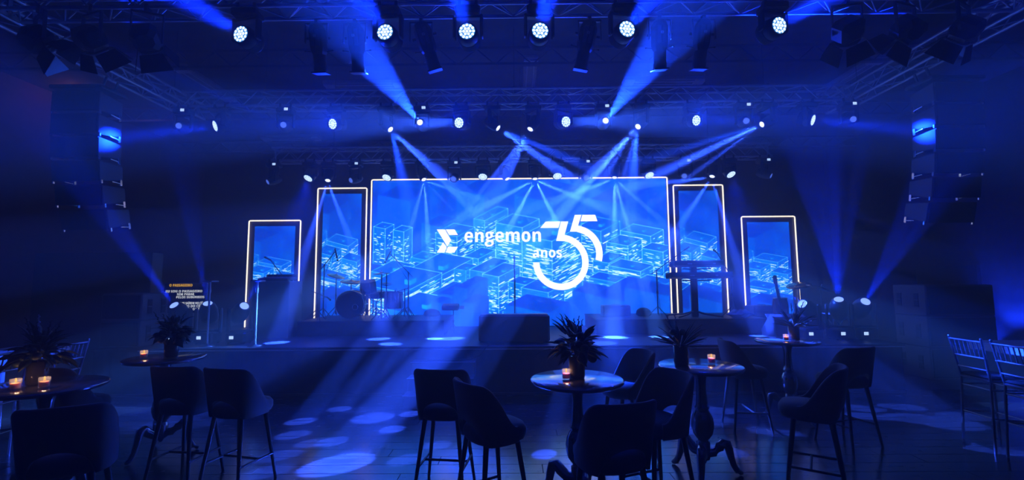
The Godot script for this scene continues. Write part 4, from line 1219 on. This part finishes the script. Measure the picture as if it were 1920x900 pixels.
func make_stool() -> Node3D:
	var t := Node3D.new()
	t.name = "bar_stool"
	# wrap-round shell: front is -Z, the back is at +Z
	var rings := []
	var n := 40
	for i in n + 1:
		var u := lerpf(-1.0, 1.0, float(i) / n)
		var a := u * deg_to_rad(118.0)
		var au := absf(u)
		var f := smoothstep(0.34, 0.97, au)
		var top := lerpf(1.12, 0.785, f) - 0.012 * au
		var low := 0.655
		if au < 0.37:
			low += 0.175 * sqrt(1.0 - pow(au / 0.37, 2))
		low = minf(low, top - 0.03)
		var out := 0.245 + 0.0 * au
		var ring_ := PackedVector3Array()
		for q in [[0.0, 0.0], [0.0, 0.35], [0.0, 0.7], [0.0, 0.96], [0.35, 1.0], [0.8, 1.0], [1.0, 0.96], [1.0, 0.7], [1.0, 0.35], [1.0, 0.0], [0.5, -0.015]]:
			var y := lerpf(low, top, q[1])
			var lean := (y - 0.66) * 0.16
			var rr: float = out + lean * (0.4 + 0.6 * cos(a)) - 0.034 * q[0]
			# squarer plan than a circle
			var sq := 1.0 / pow(pow(absf(sin(a)), 3.2) + pow(absf(cos(a)), 3.2), 1.0 / 3.2)
			rr *= lerpf(1.0, sq, 0.75) * 0.97
			ring_.append(V(sin(a) * rr, y, cos(a) * rr * 0.95 + 0.0))
		rings.append(ring_)
	part(Kit.skin(rings), "backrest", "velvet", t)
	var seat := []
	for p in [[0.12, 0.645], [0.205, 0.655], [0.222, 0.69], [0.222, 0.73], [0.2, 0.765], [0.14, 0.782], [0.02, 0.786]]:
		var ring_ := PackedVector3Array()
		for j in 28:
			var a := TAU * j / 28.0
			var sq := 1.0 / pow(pow(absf(sin(a)), 3.0) + pow(absf(cos(a)), 3.0), 1.0 / 3.0)
			ring_.append(V(sin(a) * p[0] * sq, p[1], cos(a) * p[0] * sq * 1.06 - 0.03))
		seat.append(ring_)
	part(Kit.skin(seat), "seat", "velvet", t)
	var feet := []
	for s in [V(-1, 0, -1), V(1, 0, -1), V(-1, 0, 1), V(1, 0, 1)]:
		part(Kit.new().bar(V(s.x * 0.225, 0.0, s.z * 0.225), V(s.x * 0.15, 0.66, s.z * 0.14), 0.013, 0.022), "leg", "stool_leg", t)
	var k := 0.205
	for x in [-k, k]:
		part(Kit.new().bar(V(x, 0.24, -k), V(x, 0.24, k), 0.011), "stretcher", "stool_leg", t)
	part(Kit.new().bar(V(-k, 0.24, -0.03), V(k, 0.24, -0.03), 0.011), "stretcher", "stool_leg", t)
	return t


func stool(x: float, z: float, face: Vector2, label: String) -> void:
	var t: Node3D = stool0.duplicate()
	t.name = numbered("bar_stool")
	add_child(t)
	t.position = V(x, 0, z)
	t.rotation.y = atan2(-face.x, -face.y)
	tag(t, label, "bar stool", "velvet bar stools")


func make_chair() -> Node3D:
	# bar-height bamboo-style chair; the sitter faces -Z
	var t := Node3D.new()
	t.name = "bar_chair"
	for s in [-1.0, 1.0]:
		var post := Kit.new().bar(V(s * 0.19, 0, 0.2), V(s * 0.175, 0.76, 0.17), 0.013).bar(V(s * 0.175, 0.76, 0.17), V(s * 0.2, 1.2, 0.25), 0.013).ball(V(s * 0.2, 1.21, 0.25), V(0.03, 0.03, 0.03))
		for y in [0.3, 0.55, 0.85, 1.0, 1.12]:
			post.ring(V(s * (0.19 - 0.02 * minf(y, 0.76)) + (s * 0.025 * (y - 0.76) / 0.44 if y > 0.76 else 0.0), y, 0.2 - 0.03 * minf(y, 0.76) / 0.76 + (0.08 * (y - 0.76) / 0.44 if y > 0.76 else 0.0)), Vector3.UP, 0.012, 0.019, 10)
		part(post, "back_post", "chair_metal", t)
		part(Kit.new().bar(V(s * 0.19, 0, -0.2), V(s * 0.185, 0.76, -0.18), 0.013).ring(V(s * 0.188, 0.3, -0.19), Vector3.UP, 0.012, 0.019, 10).ring(V(s * 0.187, 0.55, -0.185), Vector3.UP, 0.012, 0.019, 10), "leg", "chair_metal", t)
		part(Kit.new().bar(V(s * 0.185, 0.33, -0.19), V(s * 0.185, 0.36, 0.18), 0.01), "stretcher", "chair_metal", t)
		part(Kit.new().bar(V(s * 0.185, 0.66, -0.18), V(s * 0.18, 0.66, 0.17), 0.01), "apron_rail", "chair_metal", t)
	for a in [[1.18, 0.246], [1.0, 0.213], [0.87, 0.19]]:
		part(Kit.new().bar(V(-0.19, a[0], a[1]), V(0.19, a[0], a[1]), 0.011), "back_rail", "chair_metal", t)
	for i in 6:
		var x := -0.135 + 0.054 * i
		part(Kit.new().bar(V(x, 1.0, 0.213), V(x, 1.18, 0.246), 0.007).ring(V(x, 1.06, 0.224), Vector3.UP, 0.006, 0.012, 8).ring(V(x, 1.12, 0.235), Vector3.UP, 0.006, 0.012, 8), "spindle", "chair_metal", t)
	for a in [[0.33, -0.19], [0.36, 0.18], [0.66, -0.18], [0.66, 0.17]]:
		part(Kit.new().bar(V(-0.185, a[0], a[1]), V(0.185, a[0], a[1]), 0.01), "stretcher", "chair_metal", t)
	part(Kit.new().slab(V(0, 0.755, -0.005), V(0.38, 0.03, 0.38), 0.01), "seat_frame", "chair_metal", t)
	part(Kit.new().slab(V(0, 0.785, -0.005), V(0.37, 0.04, 0.37), 0.018), "cushion", "chair_seat", t)
	return t


func bar_table(x: float, z: float, turn: float, label: String) -> void:
	var t := thing("bar_table", label, "table", V(x, 0, z), turn, "round bar tables")
	part(Kit.lathe([[0.02, 1.012], [0.36, 1.012], [0.385, 1.018], [0.398, 1.03], [0.4, 1.042], [0.396, 1.05], [0.385, 1.055], [0.01, 1.056]], 56), "table_top", "table_top", t)
	part(Kit.lathe([[0.02, 0.98], [0.15, 0.985], [0.16, 1.0], [0.15, 1.012], [0.02, 1.013]], 32), "top_plate", "lacquer", t)
	part(Kit.lathe([[0.01, 0.12], [0.02, 0.13], [0.03, 0.155], [0.055, 0.165], [0.06, 0.2], [0.062, 0.32], [0.05, 0.33], [0.045, 0.345], [0.06, 0.36], [0.088, 0.4], [0.103, 0.46], [0.105, 0.5], [0.095, 0.56], [0.07, 0.61], [0.055, 0.63], [0.068, 0.645], [0.07, 0.655], [0.058, 0.67], [0.054, 0.72], [0.045, 0.84], [0.05, 0.92], [0.062, 0.96], [0.075, 0.985]], 32), "pedestal", "lacquer", t)
	for k in 3:
		var a := TAU * k / 3.0
		var d := V(cos(a), 0, sin(a))
		var pts := []
		var rad := []
		for q in [[0.04, 0.22, 0.034], [0.1, 0.225, 0.034], [0.16, 0.27, 0.036], [0.2, 0.31, 0.034], [0.235, 0.3, 0.032], [0.25, 0.25, 0.03], [0.265, 0.18, 0.026], [0.29, 0.1, 0.022], [0.325, 0.04, 0.022], [0.355, 0.025, 0.018], [0.375, 0.022, 0.012]]:
			pts.append(d * q[0] + V(0, q[1], 0))
			rad.append(q[2] * 1.3)
		part(Kit.tube(pts, rad, 12), "leg", "lacquer", t)


func leaf_mesh(l: float, w: float, curl: float) -> ArrayMesh:
	var rings := []
	for i in 6:
		var u := i / 5.0
		var ww := maxf(0.0015, w * sin(PI * pow(u, 0.75)) * 0.5)
		var c := V(0, l * u * (1.0 - 0.25 * curl * u), l * curl * u * u * 0.6)
		rings.append(PackedVector3Array([c + V(-ww, 0, 0.002), c + V(0, 0, -0.002), c + V(ww, 0, 0.002), c + V(0, 0, 0.003)]))
	return Kit.skin(rings)


func bouquet(at: Vector3, kind: int, label: String) -> void:
	var t := thing("flower_vase", label, "flowers", at, rng.randf() * TAU, "flower arrangements on tables")
	part(Kit.lathe([[0.05, 0.0], [0.066, 0.004], [0.07, 0.03], [0.07, 0.19], [0.067, 0.192], [0.063, 0.185]], 28), "vase", "vase", t)
	var shapes := [leaf_mesh(0.2, 0.05, 0.5), leaf_mesh(0.15, 0.075, 0.8), leaf_mesh(0.24, 0.028, 0.3)]
	for i in (80 if kind == 0 else 50):
		var out := rng.randf_range(0.1, 1.9) if kind == 0 else rng.randf_range(0.25, 1.35)
		var b := Basis(Vector3.UP, rng.randf() * TAU) * Basis(Vector3.RIGHT, out) * Basis(Vector3.UP, rng.randf_range(-0.8, 0.8))
		var n: int = [0, 1, 1, 1][rng.randi() % 4] if kind == 0 else 2
		var sc := rng.randf_range(0.65, 1.15) if kind == 0 else rng.randf_range(0.75, 1.15)
		var root := V(0, 0.24, 0) + b * V(0, rng.randf_range(0.03, 0.16), 0) if kind == 0 else V(0, 0.17, 0) + b * V(0, rng.randf_range(0.0, 0.09), 0)
		part(shapes[n], "leaf", "leaf_dark" if rng.randf() < 0.75 else "leaf_pale", t, Transform3D(b.scaled(Vector3.ONE * sc), root))
	var blob := Kit.new()
	for i in (14 if kind == 0 else 3):
		var a := rng.randf() * TAU
		var rr := rng.randf_range(0.03, 0.15 if kind == 0 else 0.09)
		blob.ball(V(cos(a) * rr, 0.38 - rr + rng.randf_range(-0.08, 0.03), sin(a) * rr), V(0.075, 0.065, 0.075), 8)
	part(blob, "blooms", "leaf_dark", t)
	for i in (5 if kind == 0 else 2):
		var a := TAU * i / 5.0 + 0.4
		var tilt := rng.randf_range(0.1, 0.6)
		var b := Basis(Vector3.UP, a) * Basis(Vector3.RIGHT, tilt)
		var l := rng.randf_range(0.32, 0.42)
		var sp := Kit.new().bar(V(0, 0.0, 0), V(0, l, 0), 0.003, -1.0, 5)
		for k in 7:
			sp.ball(V(0.006 * sin(k * 2.1), l - 0.016 * k, 0.006 * cos(k * 2.1)), V(0.017, 0.022, 0.017) * (0.5 + 0.09 * k), 6)
		part(sp, "flower_spike", "petal" if i == 0 or kind == 1 else "leaf_dark", t, Transform3D(b, V(0, 0.17, 0)))


func candle(at: Vector3, pink: bool, label: String) -> void:
	var t := thing("candle_glass", label, "candle", at, 0.0, "tealight glasses on tables")
	part(Kit.lathe([[0.034, 0.001], [0.036, 0.003], [0.037, 0.085], [0.0345, 0.085], [0.0335, 0.008], [0.01, 0.006]], 24), "glass_cup", "glass", t)
	part(Kit.new().bar(V(0, 0.012, 0), V(0, 0.052, 0), 0.031, -1.0, 20), "candle_wax", "wax_lit_pink" if pink else "wax", t)
	part(Kit.lathe([[0.0015, 0.056], [0.006, 0.062], [0.007, 0.07], [0.004, 0.082], [0.0005, 0.094]], 10), "flame", "flame", t)
	part(Kit.new().bar(V(0, 0.05, 0), V(0, 0.06, 0), 0.0012, -1.0, 5), "wick", "black", t)
	lamp(t, V(0, 0.074, 0), 0.008, lin(1.0, 0.5, 0.28), 0.01)


func build_tables() -> void:
	bar_table(0.52, -4.04, 0.6, "round silver bar table with spiky flowers, hemmed in by four stools")
	bar_table(1.81, -4.62, 0.05, "round silver bar table with a full baluster pedestal in open view")
	bar_table(3.71, -6.41, 0.8, "round silver bar table by the stage in front of the moving heads")
	bar_table(-4.0, -5.3, 0.3, "round silver bar table behind two stools on the drum side")
	bar_table(-3.93, -3.91, 0.9, "round silver bar table with large bouquet beside the chairs on the drum side")
	stool0 = make_stool()
	var list := [
		[-0.66, -4.38, Vector2(0.12, -1.0), "velvet bar stool in front of the stage steps with its back to the hall"],
		[-0.2, -3.78, Vector2(0.8, -0.55), "velvet bar stool turned sideways towards the table with spiky flowers"],
		[0.64, -3.24, Vector2(-0.3, -0.95), "velvet bar stool standing squarely before the table with spiky flowers"],
		[1.2, -5.12, Vector2(-0.85, 0.25), "velvet bar stool behind the table with spiky flowers, stage side"],
		[1.15, -3.92, Vector2(-0.85, 0.35), "velvet bar stool showing its inner shell between the two silver tables"],
		[2.68, -4.3, Vector2(-0.85, -0.55), "velvet bar stool beside the baluster table, open space behind it"],
		[3.82, -5.5, Vector2(-0.3, -0.95), "velvet bar stool before the table that stands by the stage"],
		[2.93, -6.05, Vector2(0.95, 0.1), "velvet bar stool against the stage front beyond the baluster table"],
		[-2.63, -4.48, Vector2(0.25, -0.97), "velvet bar stool on the drum side at the edge of the dance floor"],
		[-3.22, -4.6, Vector2(0.1, -1.0), "velvet bar stool in front of the table with the small bouquet"],
		[-3.02, -3.2, Vector2(-0.45, -0.9), "velvet bar stool pulled up to the table with the large bouquet"],
		[-4.35, -4.6, Vector2(0.3, -0.95), "velvet bar stool between the two tables on the drum side"]]
	for a in list:
		stool(a[0], a[1], a[2], a[3])
	stool0.free()
	chair0 = make_chair()
	var cl := [[5.36, -5.33, Vector2(1, 0.06), "silver bamboo-style bar chair at the long white table, end nearest the stage"], [5.36, -4.85, Vector2(1, 0.06), "silver bamboo-style bar chair at the long white table, second from the stage"], [5.36, -4.38, Vector2(1, 0.06), "silver bamboo-style bar chair at the long white table, third from the stage"], [-5.5, -5.48, Vector2(-1, 0.06), "silver bamboo-style bar chair on the drum side, end nearest the stage"], [-5.5, -4.82, Vector2(-1, 0.06), "silver bamboo-style bar chair on the drum side, second from the stage"]]
	for a in cl:
		var t: Node3D = chair0.duplicate()
		t.name = numbered("bar_chair")
		add_child(t)
		t.position = V(a[0], 0, a[1])
		t.rotation.y = atan2(-a[2].x, -a[2].y)
		tag(t, a[3], "chair", "bamboo-style bar chairs")
	chair0.free()
	for s in [-1.0, 1.0]:
		var t := thing("long_table", "long white bar-height table on the %s" % ("drum side behind the large bouquet" if s < 0 else "keyboard side with a row of chairs"), "table", V(s * 5.98, 0, -4.7), 0.0, "long white tables")
		part(Kit.new().slab(V(0, 1.06, 0), V(0.7, 0.1, 2.3), 0.01), "table_top", "white_paint", t)
		for z in [-0.41, 0.95]:
			part(Kit.new().slab(V(-s * 0.26, 0.505, z), V(0.16, 1.01, 0.05), 0.008), "leg_slab", "white_paint", t)
			part(Kit.new().slab(V(s * 0.26, 0.505, z), V(0.16, 1.01, 0.05), 0.008), "leg_slab", "white_paint", t)


func build_small_things() -> void:
	var y := 1.057
	bouquet(V(0.52, y, -4.03), 0, "spiky dark flowers in a vase on the table hemmed in by stools")
	bouquet(V(1.62, y, -4.6), 1, "palm-like leaves with pale blooms in a vase on the baluster table")
	bouquet(V(3.78, y, -6.36), 1, "dark spiky plant in a vase on the table by the stage")
	bouquet(V(-3.9, y, -5.25), 0, "small dark bouquet on the table behind two stools")
	bouquet(V(-4.02, y, -3.9), 0, "large bouquet on the table beside the drum-side chairs")
	bouquet(V(6.0, 1.112, -4.75), 1, "dark spiky plant on the long white table with a row of chairs")
	candle(V(0.425, y, -3.98), true, "candle with painted pink glow in a glass beside the spiky dark flowers")
	candle(V(1.95, y, -4.68), true, "candle with painted pink glow in a glass on the baluster table")
	candle(V(3.64, y, -6.3), false, "candle with painted orange glow in a glass on the table by the stage")
	candle(V(-4.17, y, -5.2), false, "candle with painted orange glow in a glass on the table behind two stools")
	candle(V(-3.83, y, -3.78), false, "candle with painted orange glow in a glass in front of the large bouquet")
	candle(V(-4.0, y, -3.72), false, "candle with painted orange glow in a glass half hidden behind the large bouquet's vase")
